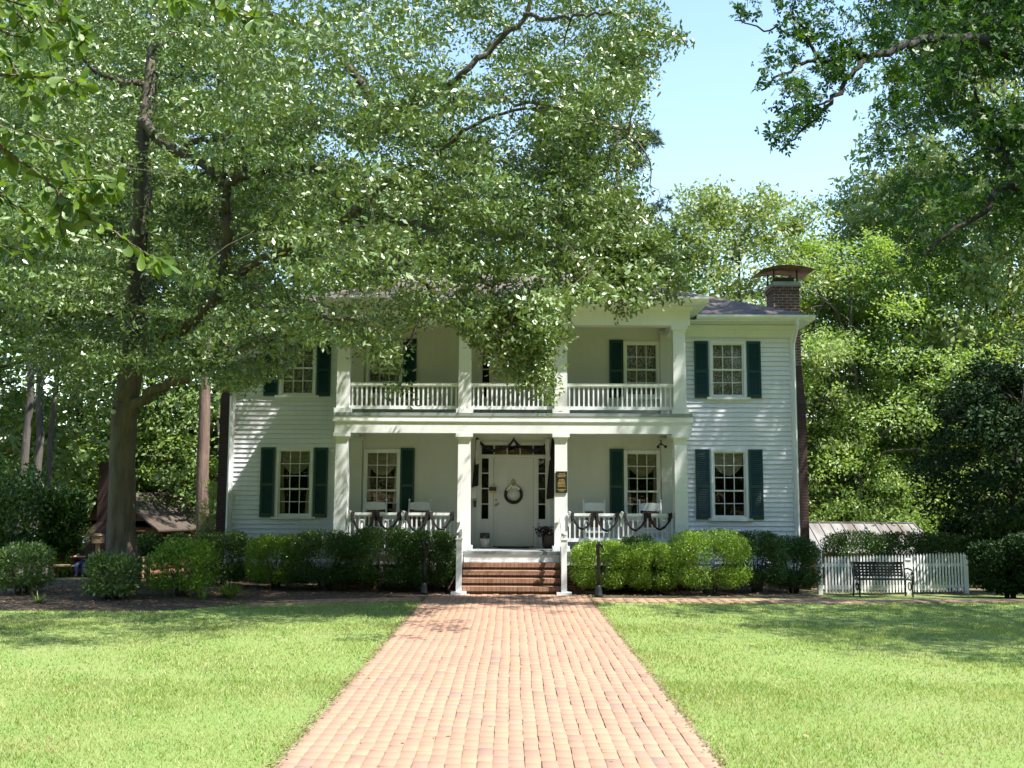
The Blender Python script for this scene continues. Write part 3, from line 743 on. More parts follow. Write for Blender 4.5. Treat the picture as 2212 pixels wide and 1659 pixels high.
def smooth_path(pts, k=6):
    pts = np.array(pts, float); n = len(pts); out = []
    for i in range(n-1):
        p0, p1, p2, p3 = pts[max(i-1, 0)], pts[i], pts[i+1], pts[min(i+2, n-1)]
        for j in range(k):
            t = j/k; out.append(.5*((2*p1)+(-p0+p2)*t+(2*p0-5*p1+4*p2-p3)*t*t+(-p0+3*p1-3*p2+p3)*t**3))
    out.append(pts[-1]); return np.array(out)
def limb(mb, pts, r0, r1, n=8, k=6, wob=.12, seed=0, jit=.03):
    p = smooth_path(pts, k); rng = np.random.default_rng(seed)
    p[1:-1] += rng.normal(size=p[1:-1].shape)*jit
    t = np.linspace(0, 1, len(p)); rad = r0+(r1-r0)*t**.8
    mb.tube([tuple(q) for q in p], list(rad), n, wob=wob, seed=seed); return p, rad
def twigs(mb, nodes, targets, rng, r=.03, n=4, sag=.12):
    """thin branches that grow outwards: each spray joins the nearest limb or earlier twig"""
    T = np.array(targets); todo = list(np.argsort([np.min(np.linalg.norm(nodes-t, axis=1)) for t in T]))
    ns = nodes.copy(); rad = np.full(len(ns), .045)
    for i in todo:
        t = T[i]; d = np.linalg.norm(ns-t, axis=1); j = int(np.argmin(d)); a = ns[j]; L = d[j]
        if L < .05: continue
        m = (a+t)/2+rng.normal(size=3)*.14*L+np.array([0, 0, sag*L*.4])
        p = smooth_path([a, m, t], 3); r0 = min(rad[j]*.8, r*(.35+.3*L)); r1 = max(.005, r0*.45)
        mb.tube([tuple(q) for q in p], list(np.linspace(r0, r1, len(p))), n, cap=False)
        ns = np.concatenate([ns, p[2:]]); rad = np.concatenate([rad, np.linspace(r0, r1, len(p))[2:]])

# --- the big oak left of the house
oak_poly = [(-200,-400),(1395,-400),(1405,5),(1430,40),(1490,95),(1440,105),(1410,120),(1405,160),(1390,200),(1380,300),(1400,380),(1385,440),(1440,500),(1475,560),(1490,625),(1470,650),(1420,640),(1370,660),
            (1350,695),(1330,650),(1270,640),(1235,650),(1200,700),(1235,750),(1215,750),(1195,745),(1190,800),(1205,890),(1185,880),(1150,835),(1090,840),(1070,790),(1040,770),(1010,720),(960,700),(915,690),(885,720),(850,770),(900,860),(870,865),(820,810),(770,760),
            (720,740),(690,760),(640,790),(600,830),(550,830),(520,880),(480,860),(430,830),(350,850),(300,885),(200,890),(130,880),(-200,900)]
sky_gaps = [[(945,75),(1000,50),(1060,60),(1050,110),(1010,150),(960,165),(935,130)], [(985,245),(1060,225),(1100,260),(1090,300),(1020,300),(980,280)],
            [(1290,230),(1390,220),(1400,330),(1330,320),(1290,300)], [(640,300),(720,270),(740,300),(700,330)], [(1080,180),(1160,150),(1190,170),(1110,200)]]
SX, SY, SZ = sd
def land(P, y1=None):
    """where the shadow of P falls: on the plane y = y1, or on the ground"""
    if y1 is None:
        t = P[:, 2]/SZ; return P[:, 0]-t*SX, P[:, 1]-t*SY
    t = (y1-P[:, 1])/-SY; return P[:, 0]-t*SX, P[:, 2]-t*SZ
def sunlit_drop(P, rng):
    """crown openings: leave out most leaves whose shade would fall on the open lawn, the walk or the porch middle"""
    gx, gy = land(P); r = rng.random(len(P)); wob = rng.normal(size=len(P))*.35
    front = np.interp(gx, [-14,-6,-3.7,-1.7,-.6,1.2,2.0,3.4,4.6,6.5,9], [11.0,13.0,15.6,17.5,18.0,18.6,18.4,16.0,12.9,11.7,11.0])
    k = (gy < front+wob) & (r < .96)
    k |= (gx > -1.1) & (gx < 4.6) & (gy > 19.3) & (gy < 21.9) & (r < .88)
    fx, fz = land(P, 22.28)
    k |= (fx > -2.4) & (fx < 2.6) & (fz > .3) & (fz < 3.7) & (r < .96)
    k |= (fx > -2.3) & (fx < 1.9) & (fz > 3.25) & (fz < 3.8) & (r < .97)
    return k
LIMBVIEW = [([(318,110),(305,300),(300,430),(295,540),(292,650)], 21, 25), ([(294,274),(378,335),(445,368),(488,402),(519,378),(525,330)], 20, 15), ([(488,402),(569,372),(669,371)], 18.5, 12), ([(488,403),(487,448),(488,546),(462,650),(408,707)], 19.6, 15),
            ([(495,610),(549,573)], 19, 12), ([(757,468),(834,395)], 17.2, 11), ([(860,485),(950,490)], 16.8, 8), ([(275,880),(330,850),(400,828)], 20.5, 14), ([(205,172),(155,110)], 20.5, 12), ([(950,190),(1060,100),(1130,30),(1290,25)], 16.4, 9), ([(975,265),(1060,240),(1170,240)], 16, 7), ([(378,340),(420,310),(480,300)], 20.2, 10)]
OX, OY = at(266, 1262, 21.0)[0], 21.0
oak = thing('oak_tree', (OX, OY, gz(OX, OY)), 'huge spreading oak with a thick grey trunk and layered limbs reaching across the house front', 'tree')
tb = MB(); nodes = []
def L_(pts, r0, r1, seed, n=9):
    p, rad = limb(tb, pts, r0, r1, n, seed=seed); nodes.append(p); return p
A = lambda x, y, Y: at(x, y, Y)
gb = gz(OX, OY)
tp = [(OX,OY,gb-.15), (OX,OY,gb+.25), A(265,1150,21), A(266,1020,21), A(270,900,21), A(285,800,21.05), A(295,700,21.1), A(292,600,21.1), A(298,500,21), A(308,400,21), A(305,300,21.1), A(318,190,21.2), A(325,100,21.3), A(335,-60,21.4), A(350,-260,21.2)]
tr_ = [.50,.36,.275,.255,.25,.225,.22,.20,.185,.17,.155,.14,.12,.08,.04]
ps_ = smooth_path(tp, 5); rr_ = np.interp(np.linspace(0, 1, len(ps_)), np.linspace(0, 1, len(tr_)), tr_)
tb.tube([tuple(q) for q in ps_], list(rr_), 16, wob=.10, seed=2); nodes.append(ps_[20:])
L_([A(276,900,21), A(330,850,20.7), A(400,828,20.2), A(470,790,19.4), A(560,735,18.4), A(680,690,17.4), A(790,700,16.8)], .13, .025, 3)
L_([A(290,770,21), A(340,740,20.7), A(405,705,20.3), A(462,650,19.9), A(488,546,19.6), A(487,448,19.4), A(488,403,19.3), A(519,378,19.2), A(525,335,19.2), A(470,200,19.5), A(465,150,19.6)], .16, .03, 4)
L_([A(462,650,19.9), A(495,610,19.3), A(549,573,18.8), A(640,530,18.0), A(757,468,17.2), A(834,395,16.8), A(930,330,16.5), A(1060,250,16.2), A(1180,230,16.0)], .11, .02, 5)
L_([A(300,265,21), A(334,301,20.6), A(378,335,20.2), A(445,368,19.8), A(488,402,19.4)], .12, .09, 6)
L_([A(378,340,20.2), A(420,310,20.2), A(480,300,20.1), A(560,240,20), A(640,160,20)], .09, .02, 7)
L_([A(488,402,19.4), A(569,372,18.9), A(669,371,18.2), A(800,390,17.3), A(920,440,16.6), A(1060,480,16.2), A(1200,540,16.6), A(1320,590,17.4), A(1440,620,17.7)], .10, .012, 8)
L_([A(669,371,18.2), A(780,470,17.2), A(900,485,16.8), A(1000,560,16.4), A(1080,650,16.2), A(1130,740,16.1), A(1170,830,16.1)], .07, .015, 9)
L_([A(315,190,21.2), A(260,180,21), A(200,165,20.6), A(155,110,20), A(60,10,19.2)], .09, .03, 10)
L_([A(300,430,21), A(270,360,20.8), A(210,347,20.3), A(120,330,19.5), A(0,300,18.5)], .08, .02, 11)
L_([A(290,640,21), A(250,690,20.6), A(200,655,20), A(110,640,19.2), A(20,700,18.6)], .08, .02, 12)
L_([A(325,120,21.3), A(420,60,20.6), A(560,30,19.4), A(720,110,18), A(830,290,17.2)], .10, .04, 13)
L_([A(720,110,18), A(830,230,17.2), A(950,190,16.6), A(1060,100,16.4), A(1130,30,16.2), A(1150,-120,16)], .085, .03, 14)
L_([A(1128,32,16.2), A(1210,38,16), A(1290,25,15.8), A(1390,35,15.6), A(1480,95,15.4)], .04, .01, 15)
L_([A(950,190,16.6), A(1040,215,16.2), A(1150,225,15.9), A(1270,250,15.6), A(1370,300,15.4)], .045, .01, 16)
L_([A(757,468,17.2), A(860,560,16.6), A(930,640,16.4), A(880,740,16.3), A(860,820,16.3)], .04, .01, 17)
L_([A(560,735,18.4), A(600,770,18.0), A(620,790,17.8)], .04, .01, 18)
L_([A(294,700,21.1), A(340,600,21.8), A(380,560,22.6), A(440,480,23.4), A(560,420,24)], .10, .02, 19)
nd = np.concatenate(nodes)
rng = np.random.default_rng(11)
# sprays along the limbs and through the crown
C1 = nd[rng.integers(0, len(nd), 1100)] + rng.normal(size=(1100, 3))*np.array([1.1, 1.2, .55])
q = unit(rng.normal(size=(2600, 3)))*(rng.random((2600, 1))**.45); C2 = np.array([-5.0, 17.4, 8.8])+q*np.array([11.0, 7.2, 6.0])
C = np.concatenate([C1, C2]); x, y, d = proj(C)
zlow = np.where(C[:, 1] < 20.5, 0, 0)
infr = (x > -160) & (x < 2300) & (y > -120)
k = inside(oak_poly, x, y) & (d > 10) & (C[:, 2] > 3.2)
k &= ~((C[:, 0] > -7.3) & (C[:, 1] > 23.2) & (C[:, 2] < 8.4)) & ~((C[:, 0] > -4.5) & (C[:, 1] > 21.3) & (C[:, 2] < 6.9))
keepc = C[k]
# thin the part that hides the trunk, so it shows as in the photograph
x, y, d = proj(keepc)
hide = ((np.abs(x-300) < 42) & (y > 90) & (y < 720) & (keepc[:, 1] < 21.2)) & (rng.random(len(x)) < .62)
hide |= inside([(330,270),(500,370),(700,350),(700,400),(500,430),(340,330)], x, y) & (keepc[:, 1] < 19) & (rng.random(len(x)) < .5)
hide |= (np.abs(x-266) < 55) & (y > 850)
keepc = keepc[~hide]
x, y, d = proj(keepc); keepc = keepc[~((y < -90) & (rng.random(len(y)) < .5))]
rng.shuffle(keepc); keepc = keepc[:820]; print('oak sprays', len(keepc))
oak_pads = [(c, np.array([.85, .85, .26])*rng.uniform(.7, 1.3), 350) for c in keepc]
# the sprays that hang over the middle of the porch
for (px, py, Y) in [(1150,650,16.1),(1170,700,16.1),(1140,740,16.1),(1165,790,16.1),(1180,850,16.1),(1110,790,16.2),(1090,700,16.2),(1050,700,16.2),(1000,660,16.3),(960,640,16.3),(860,830,16.3),(880,850,16.3),(830,790,16.4),(800,745,16.6),(900,660,16.4),
                    (1300,600,17.6),(1340,660,17.7),(1420,600,17.6),(1460,620,17.8),(1380,560,17.6),(1240,590,17.2),(1225,735,16.1),(1480,90,15.4),(1440,60,15.5),(1380,120,15.5),(1400,400,15.6),(1395,470,15.7),
                    (640,760,17.8),(560,800,18.2),(520,840,18.5),(700,730,17.3),(470,820,18.8),(760,720,17)]:
    oak_pads.append((A(px, py, Y), np.array([.5, .5, .28]), 210))
bough = [(985,640),(1040,640),(1260,640),(1235,745),(1190,800),(1205,885),(1185,875),(1150,830),(1095,835),(1075,785),(1040,765),(1010,715)]
qx, qy = rng.uniform(985, 1260, 260), rng.uniform(640, 890, 260); ins = inside(bough, qx, qy)
for px, py in list(zip(qx[ins], qy[ins]))[:50]:
    oak_pads.append((A(px, py, rng.uniform(15.8, 16.9)), np.array([.36, .36, .22]), 130))
for poly_, n_, lo, hi in (([(1230,540),(1430,500),(1490,625),(1420,640),(1350,690),(1330,650),(1230,640)], 62, 17.2, 18.3), ([(1100,330),(1200,200),(1400,190),(1390,440),(1440,520),(1230,560)], 95, 17.0, 19.3)):
    qx, qy = rng.uniform(1100, 1490, 900), rng.uniform(190, 690, 900); ins = inside(poly_, qx, qy)
    for px, py in list(zip(qx[ins], qy[ins]))[:n_]: oak_pads.append((A(px, py, rng.uniform(lo, hi)), np.array([.5, .5, .2])*rng.uniform(.7, 1.2), 190))
def oak_keep2(P):
    x, y, d = proj(P); k = np.ones(len(P), bool)
    for g in sky_gaps: k &= ~(inside(g, x+rng.normal(size=len(x))*22, y+rng.normal(size=len(x))*18) & (rng.random(len(x)) < .85))
    for pl, dep, w_ in LIMBVIEW:
        pl = np.array(pl, float)
        for a_, b_ in zip(pl[:-1], pl[1:]):
            ab = b_-a_; tt = np.clip(((x-a_[0])*ab[0]+(y-a_[1])*ab[1])/(ab@ab), 0, 1); dd = np.hypot(x-a_[0]-tt*ab[0], y-a_[1]-tt*ab[1])
            k &= ~((dd < w_*(1+.5*rng.normal(size=len(x)))) & (P[:, 1] < dep+.2) & (rng.random(len(x)) < .92))
    k &= ~(sunlit_drop(P, rng) & ~((x > 780) & (x < 1500) & (y > 540) & (P[:, 1] < 18.6)))
    k &= inside(oak_poly, x+rng.normal(size=len(x))*14, y+rng.normal(size=len(x))*14) & (d > 9.5)
    return k
twigs(tb, nd, [np.array(p[0]) for p in oak_pads], rng, .028)
tb.build('trunk', M['bark'], oak)
foliage('crown', oak_pads, M['oakleaf'], oak, .098, .44, 21, up=.55, droop=.2, sub=10, flat=.30, spread=.33, keep=oak_keep2, face=.45)

# --- sweetgum whose limbs come in from the right
gum_poly = [(1545,-10),(1550,50),(1590,70),(1640,110),(1610,160),(1615,210),(1660,235),(1630,280),(1640,325),(1720,340),(1770,285),(1805,270),(1770,240),(1800,200),(1870,185),(1890,145),(1915,185),(1860,215),(1880,260),(1850,330),(1900,340),(1920,400),(1880,470),(1960,600),(2040,590),(2080,500),(2150,540),(2500,640),(2500,-500),(1500,-500)]
gum_gap = [[(1880,100),(1960,95),(1940,130),(1890,130)], [(2060,150),(2230,165),(2230,215),(2150,190),(2080,180)], [(1705,150),(1760,150),(1800,180),(1750,190)], [(1660,180),(1740,215),(1700,240)]]
GXX, GYY = 13.2, 19.5
gum = thing('sweetgum_tree', (GXX, GYY, gz(GXX, GYY)), 'dark star-leaved sweetgum reaching in over the right side of the lawn', 'tree')
tb = MB(); nodes = []
L_([(GXX,GYY,gz(GXX,GYY)-.2), (GXX,GYY,2), (GXX+.1,GYY,5), (GXX-.1,GYY,8), (GXX,GYY,11), (GXX+.1,GYY,14.5), (GXX,GYY,18)], .42, .08, 31, 12)
L_([(GXX,GYY,9.6), A(2212,128,19.3), A(2108,77,18.6), A(2007,74,18), A(1940,94,17.6), A(1867,120,17.2), A(1840,147,17), A(1790,211,16.8), A(1763,248,16.7), A(1700,300,16.6)], .125, .015, 32)
L_([A(1867,120,17.2), A(1833,114,17.1), A(1756,124,17), A(1706,144,16.9), A(1640,190,16.8)], .06, .015, 33)
L_([A(1760,124,17), A(1735,70,16.9), A(1690,20,16.8)], .04, .015, 34)
L_([A(1735,70,16.9), A(1660,60,16.8), A(1580,40,16.7)], .025, .01, 39)
L_([A(1790,211,16.8), A(1720,230,16.7), A(1680,280,16.7)], .025, .01, 40)
L_([(GXX,GYY,6.5), A(2212,370,19.8), A(2150,300,20), A(2100,190,20)], .12, .03, 35)
L_([(GXX,GYY,5.6), A(2212,400,19.2), A(2120,450,19), A(2020,520,18.9), A(1980,570,18.9)], .10, .015, 36)
L_([(GXX,GYY,11), A(2212,20,20), A(2050,-40,20.4), A(1900,-80,20.6)], .14, .03, 37)
nd = np.concatenate(nodes[1:]); rng = np.random.default_rng(31)
C1 = nd[rng.integers(0, len(nd), 300)]+rng.normal(size=(300, 3))*np.array([.6, .7, .55])
q = unit(rng.normal(size=(1500, 3)))*(rng.random((1500, 1))**.5); C2 = np.array([11.5, 19.5, 10.5])+q*np.array([7.5, 5.5, 7.0])
q = unit(rng.normal(size=(420, 3)))*(rng.random((420, 1))**.5); C3 = np.array([13.0, 13.2, 9.0])+q*np.array([5.5, 5.5, 4.0])
q = unit(rng.normal(size=(420, 3)))*(rng.random((420, 1))**.5); C4 = np.array([11.6, 21.6, 14.0])+q*np.array([5.0, 3.6, 4.5])
C3 = C3[proj(C3)[0] > 2300]
C = np.concatenate([C1, C2, C4]); x, y, d = proj(C); k = inside(gum_poly, x, y) & (C[:, 2] > 4.4)
thin = (x < 1870) & (rng.random(len(x)) < np.where(C[:, 1] > 17.6, .75, .25)); C = C[k & ~thin]; rng.shuffle(C)
x, y, d = proj(C); ok_ = np.ones(len(C), bool)
for dx_, dy_ in ((14,0),(-14,0),(0,14),(0,-14)): ok_ &= inside(gum_poly, x+dx_, y+dy_)
for g in gum_gap: ok_ &= ~inside(g, x, y)
C = C[ok_ | (x > 2200)]
gum_pads = [(c, np.array([.42, .42, .36])*rng.uniform(.55, 1.1), 58) for c in C[:900]]+[(c, np.array([.7, .7, .5]), 70) for c in C3]
def gum_keep(P):
    x, y, d = proj(P); k = inside(gum_poly, x+rng.normal(size=len(x))*6, y+rng.normal(size=len(x))*6) | (x > 2230)
    for g in gum_gap: k &= ~(inside(g, x+rng.normal(size=len(x))*9, y+rng.normal(size=len(x))*9) & (rng.random(len(x)) < .9))
    return k & ~(sunlit_drop(P, rng) & (rng.random(len(P)) < .9) & ~((x < 1900) & (y > -30) & (P[:, 1] < 17.8)))
nd = np.concatenate([nd, limb(tb, [(13.1,19.5,8.0),(12.8,17,8.6),(13,14.5,8.8),(13,11.5,9.2)], .16, .03, seed=38)[0]])
twigs(tb, nd, [np.array(p[0]) for p in gum_pads], rng, .022)
tb.build('trunk', M['gumbark'], gum)
foliage('crown', gum_pads, M['gumleaf'], gum, .105, .5, 32, up=.35, droop=.35, star=True, sub=7, flat=.75, spread=.48, keep=gum_keep)

# --- near branches of an oak just left of the camera
near = thing('laurel_oak', (-3.9, 2.6, 0), 'near oak with long glossy leaves whose twigs hang into the upper left corner', 'tree')
tb = MB(); rng = np.random.default_rng(41)
limb(tb, [(-3.9,2.6,-.1), (-3.85,2.6,2), (-3.8,2.7,3.6), (-3.7,2.8,5.5), (-3.9,2.9,8.5)], .20, .06, 12, seed=41)
limb(tb, [(-3.8,2.7,3.4), A(-350,380,3.6), A(-120,290,4.0), A(0,330,4.1)], .06, .012, seed=42, jit=.005)
limb(tb, [(-3.75,2.75,4.2), A(-300,-50,3.8), A(-60,-60,4.0), A(120,-20,4.1)], .05, .012, seed=43, jit=.005)
tw = [[A(-80,310,4.0), A(0,332,4.1), A(65,375,4.1), A(118,418,4.1), A(165,460,4.1), A(212,492,4.1), A(310,550,4.05), A(345,570,4.05)],
      [A(-80,240,4.0), A(0,285,4.05), A(60,300,4.1), A(110,312,4.1), A(170,325,4.1)],
      [A(-80,170,4.0), A(0,172,4.1), A(80,176,4.1), A(140,180,4.1), A(165,190,4.1)],
      [A(-40,60,4.1), A(40,90,4.2), A(90,60,4.2), A(150,50,4.2)], [A(90,-40,4.2), A(120,20,4.2), A(150,60,4.2), A(170,90,4.2)],
      [A(420,-60,4.3), A(455,-10,4.3), A(480,15,4.3), A(520,40,4.3), A(545,50,4.3)], [A(-60,-30,4), A(10,10,4.1), A(60,30,4.1), A(100,110,4.1)],
      [A(118,418,4.1), A(150,400,4.1), A(205,395,4.05), A(240,400,4.05)], [A(165,460,4.1), A(190,440,4.1), A(215,425,4.1)], [A(120,420,4.1), A(125,470,4.1), A(130,520,4.1)],
      [A(-60,400,4.0), A(0,430,4.1), A(40,460,4.1), A(90,500,4.1)], [A(-60,100,4.0), A(0,120,4.1), A(45,190,4.1), A(60,240,4.1)], [A(-60,520,4.0), A(0,540,4.1), A(50,550,4.1)], [A(-30,20,4.1), A(30,40,4.2), A(60,80,4.2)],
      [A(300,-60,4.4), A(350,-10,4.4), A(390,10,4.4)], [A(90,-40,4.2), A(420,-60,4.3)]]
LV = []; LF = []
def near_leaf(p, d, L, w, nrm):
    d = np.array(d)/np.linalg.norm(d); nrm = nrm-d*nrm.dot(d); nrm /= np.linalg.norm(nrm); s = np.cross(d, nrm)
    prof = [(0,.03),(.15,.16),(.4,.34),(.65,.50),(.85,.42),(.96,.22),(1.0,.02)]; b = len(LV); bend = rng.uniform(-.25, .1)
    for t, ww in prof:
        c = p+d*L*t+nrm*bend*L*t*t
        for sx in (-1, 0, 1): LV.append(c+s*sx*ww*w+nrm*(abs(sx)*.10*w))
    for i in range(len(prof)-1):
        for j in range(2): LF.append((b+i*3+j, b+i*3+j+1, b+(i+1)*3+j+1, b+(i+1)*3+j))
for t in tw:
    p, _ = limb(tb, t, .0075, .0025, 6, seed=44, jit=.003)
    dens = 2
    for i in range(2, len(p)):
        for _k in range(dens if i < len(p)-1 else 6):
            if rng.random() < .28: continue
            ax = unit(p[i]-p[i-1]); d = unit(rng.normal(size=3)+ax*.8+np.array([0, 0, -.45]))
            near_leaf(p[i]+rng.normal(size=3)*.006, d, rng.uniform(.055, .105), rng.uniform(.030, .042), unit(rng.normal(size=3)*.7+np.array([.1, -.3, .8])))
tb.build('trunk', M['bark'], near)
np_mesh('crown', np.array(LV), np.array(LF), M['nearleaf'], near, smooth=True)

# --- woodland: prototypes, then copies with their own crown and trunk
PROTO = {}
def make_tree(key, name, H, rad, mat, bark, nleaf, L, base=.3, seed=1, shape='round', tr=.16, asp=.5):
    rng = np.random.default_rng(seed); o = thing(name, (0, 0, 0), key, 'tree'); tb = MB(); nodes = []
    lean = rng.normal(size=2)*.3
    tp = [(0,0,-.6), (lean[0]*.2, lean[1]*.2, H*.25), (lean[0]*.6, lean[1]*.6, H*.55), (lean[0], lean[1], H*.92)]
    p, r = limb(tb, tp, tr, .03, 10, 6, seed=seed); nodes.append(p[int(len(p)*base):])
    pads = []
    nl = 22
    for i in range(nl):
        h = H*(base+(.95-base)*rng.random()); a = rng.random()*2*pi
        t = (h/H-base)/(1-base)
        rr = rad*(sin(pi*(.12+.80*t))**.7 if shape == 'round' else (1.0-.75*t)) * rng.uniform(.7, 1.05)
        q0 = p[int(np.argmin(np.abs(p[:, 2]-h*.9)))]
        e = np.array([q0[0]+rr*cos(a), q0[1]+rr*sin(a), h+rr*rng.uniform(-.05, .35)])
        pp, _ = limb(tb, [q0, (q0+e)/2+np.array([0, 0, .12*rr]), e], tr*.35, .015, 5, 4, seed=seed+i); nodes.append(pp[2:])
    nd = np.concatenate(nodes)
    npad = 110 if key != 'olive' else 240
    for i in range(npad):
        h = H*(base*.9+(1.0-base*.9)*rng.random()); a = rng.random()*2*pi; t = max(0, (h/H-base*.9)/(1-base*.9))
        rr = rad*(sin(pi*(.10+.82*t))**.7 if shape == 'round' else (1.02-.85*t))*rng.random()**.24
        c = np.array([lean[0]*h/H+rr*cos(a), lean[1]*h/H+rr*sin(a), h])
        pads.append((c, np.array([.95, .95, .55])*rad*(.27 if key != 'olive' else .22)*rng.uniform(.7, 1.2), nleaf/npad))
    twigs(tb, nd, [np.array(q[0]) for q in pads[::2]], rng, .03)
    tb.build('trunk', bark, o)
    foliage('crown', pads, mat, o, L, asp, seed+7, up=.25, droop=.5, sub=6, flat=.6, spread=.5, face=.8, axis=np.array([lean[0]*.5, lean[1]*.5, H*.5]))
    PROTO[key] = [o, False]; return o
def make_pine(key, H, seed):
    rng = np.random.default_rng(seed); o = thing('pine_tree', (0, 0, 0), key, 'tree'); tb = MB()
    p, _ = limb(tb, [(0,0,-.8), (.1,0,H*.3), (-.1,.1,H*.65), (0,0,H)], .20, .04, 12, 8, seed=seed, jit=.02)
    P = []; D = []
    for i in range(46):
        h = H*(.42+.58*rng.random()); a = rng.random()*2*pi; L = (1-.72*(h/H-.42)/.58)*3.6*rng.uniform(.55, 1.1)
        q0 = np.array([0, 0, h]); e = q0+np.array([L*cos(a), L*sin(a), L*rng.uniform(-.12, .22)])
        pp, _ = limb(tb, [q0, (q0+e)/2-np.array([0, 0, .06*L]), e], .05, .012, 5, 5, seed=seed+i)
        for c in pp[8::1] if len(pp) > 12 else pp[4:]:
            for _k in range(3):
                cc = c+rng.normal(size=3)*np.array([.28, .28, .16]); n = 80
                dd = unit(rng.normal(size=(n, 3))+np.array([.3*cos(a), .3*sin(a), .35])); P.append(cc+dd*.04); D.append(dd)
    P = np.concatenate(P); D = np.concatenate(D); n = len(P); Nn = unit(np.cross(D, rng.normal(size=(n, 3))))
    tb.build('trunk', M['pinebark'], o)
    Ls = rng.uniform(.14, .24, n); np_mesh('crown', leaf_quads(P, D, Nn, Ls, np.full(n, .026)), np.arange(n*4).reshape(-1, 4), M['needle'], o)
    PROTO[key] = [o, False]; return o
def place(key, px, Y, top, label, group, rz=None, py=None, wide=1.0, hscale=None, seed=0):
    """a tree of kind `key` at picture column px, depth Y, its top at picture row top"""
    rg_ = random.Random(seed*131+int(px)); o, used = PROTO[key]
    x = at(px, 829, Y)[0]; zg = gz(x, Y); H0 = max(c[2] for ch in o.children for c in ch.bound_box)
    zt = at(px, top, Y)[2]; s = (zt-zg)/H0
    if used: r = copy_tree(o)
    else: r = o; PROTO[key][1] = True
    r.location = (x, Y, zg); r.scale = (s*wide, s*wide, s); r.rotation_euler = (0, 0, rg_.random()*6.28 if rz is None else rz)
    tag(r, label, 'tree', group); return r
make_tree('forest', 'forest_tree', 15, 3.6, M['forestleaf'], M['bark2'], 15000, .22, .22, 51)
make_tree('tall', 'tall_forest_tree', 17, 3.2, M['forestleaf'], M['bark2'], 12000, .24, .42, 52, tr=.125)
make_tree('yellow', 'yellow_green_tree', 11, 3.4, M['yellowleaf'], M['bark2'], 42000, .115, .06, 53, tr=.13)
make_tree('olive', 'round_crowned_tree', 14, 3.9, M['roundleaf'], M['bark2'], 42000, .19, .12, 54, asp=.45)
make_tree('dark', 'magnolia_tree', 8, 3.2, M['darkleaf'], M['gumbark'], 34000, .19, .22, 55)
make_tree('low', 'understory_tree', 6, 2.4, M['yellowleaf'], M['bark2'], 16000, .12, .02, 56, tr=.08)
make_pine('pine', 21, 57)
GR = 'woodland trees behind the house'
for a in [
 ('olive', 1600, 39, 385, 'round crowned olive green tree standing behind the right end of the roof', None, 1.05),
 ('pine', 1330, 37, 60, 'tall pine whose needled boughs show against the sky behind the big oak', None, 1.0),
 ('yellow', 1850, 37.5, 470, 'bright yellow green leafy tree right beside the chimney at the right', None, 1.15),
 ('yellow', 1765, 40, 560, 'yellow green tree low behind the right chimney hood', None, 1.0),
 ('yellow', 1990, 38.5, 520, 'yellow green tree between the chimney tree and the dark magnolia', None, 1.15),
 ('olive', 1985, 42, 330, 'loose pale olive tree topping the right woodland under the sweetgum', None, 1.0),
 ('olive', 2190, 40, -60, 'tall pale tree filling the gap at the upper right corner', None, .9),
 ('tall', 2130, 38, 420, 'tall tree with a bare trunk behind the dark magnolia', None, 1.0),
 ('forest', 2090, 48, 300, 'far green tree closing the view right of the pale olive tree', None, 1.2),
 ('dark', 2150, 25.5, 745, 'dark evergreen magnolia in deep shade at the right edge', None, 1.0),
 ('low', 1830, 38, 900, 'low leafy tree just above the tin roofed shed', None, 1.2),
 ('low', 1960, 40, 930, 'low bright tree behind the right slope of the tin roof', None, 1.2),
 ('low', 2090, 39, 960, 'low tree lit in patches under the magnolia branches', None, 1.3),
 ('low', 2200, 38, 1000, 'low bush-like tree at the right picture edge behind the hedge', None, 1.2),
 ('tall', 62, 30, -250, 'slim forest tree with twin pale trunk left of the big oak', None, 1.0),
 ('tall', 92, 31.5, -200, 'grey trunked forest tree close behind the pale twin trunk', None, 1.0),
 ('tall', 118, 34, -100, 'thin dark trunked tree between the grey trunk and the big oak', None, .8),
 ('pine', 452, 33, -420, 'straight pine trunk rising close left of the house corner', None, 1.0),
 ('forest', -40, 36, 150, 'shady forest tree at the far left edge behind the twin trunks', None, 1.2),
 ('forest', 170, 43, 250, 'broad forest tree behind the thin dark trunk on the left', None, 1.3),
 ('forest', 330, 45, 350, 'broad forest tree behind the log cabin roof', None, 1.3),
 ('forest', 480, 42, 380, 'forest tree behind the left chimney', None, 1.2),
 ('forest', 640, 44, 330, 'forest tree over the left part of the house roof', None, 1.25),
 ('forest', 800, 46, 360, 'forest tree over the left middle of the house roof', None, 1.25),
 ('forest', 960, 43, 330, 'forest tree directly behind the middle of the roof ridge', None, 1.25),
 ('forest', 1110, 45, 380, 'forest tree right of the middle of the roof ridge', None, 1.2),
 ('forest', 1250, 47, 420, 'forest tree in front of the far pine trunk', None, 1.2),
 ('forest', 1440, 48, 470, 'forest tree seen left of the round olive crown', None, 1.1),
 ('low', 390, 44, 850, 'sunlit low tree between the cabin and the house corner', None, 1.6),
 ('low', 330, 47, 900, 'sunlit low tree right behind the cabin ridge', None, 1.5),
 ('low', 240, 47, 950, 'sunlit low tree hidden behind the oak trunk and cabin chimney', None, 1.5),
 ('low', 150, 45, 930, 'half shaded low tree left of the cabin', None, 1.5),
 ('low', 40, 40, 880, 'half shaded low tree at the left edge under the forest', None, 1.6),
 ('low', 470, 31, 1035, 'young low tree at the foot of the pine beside the house corner', None, .5),
 ('low', 462, 47, 1000, 'pale green low tree touching the left wall of the house', None, 1.0),
]:
    place(a[0], a[1], a[2], a[3], a[4], GR, wide=a[6], seed=7)
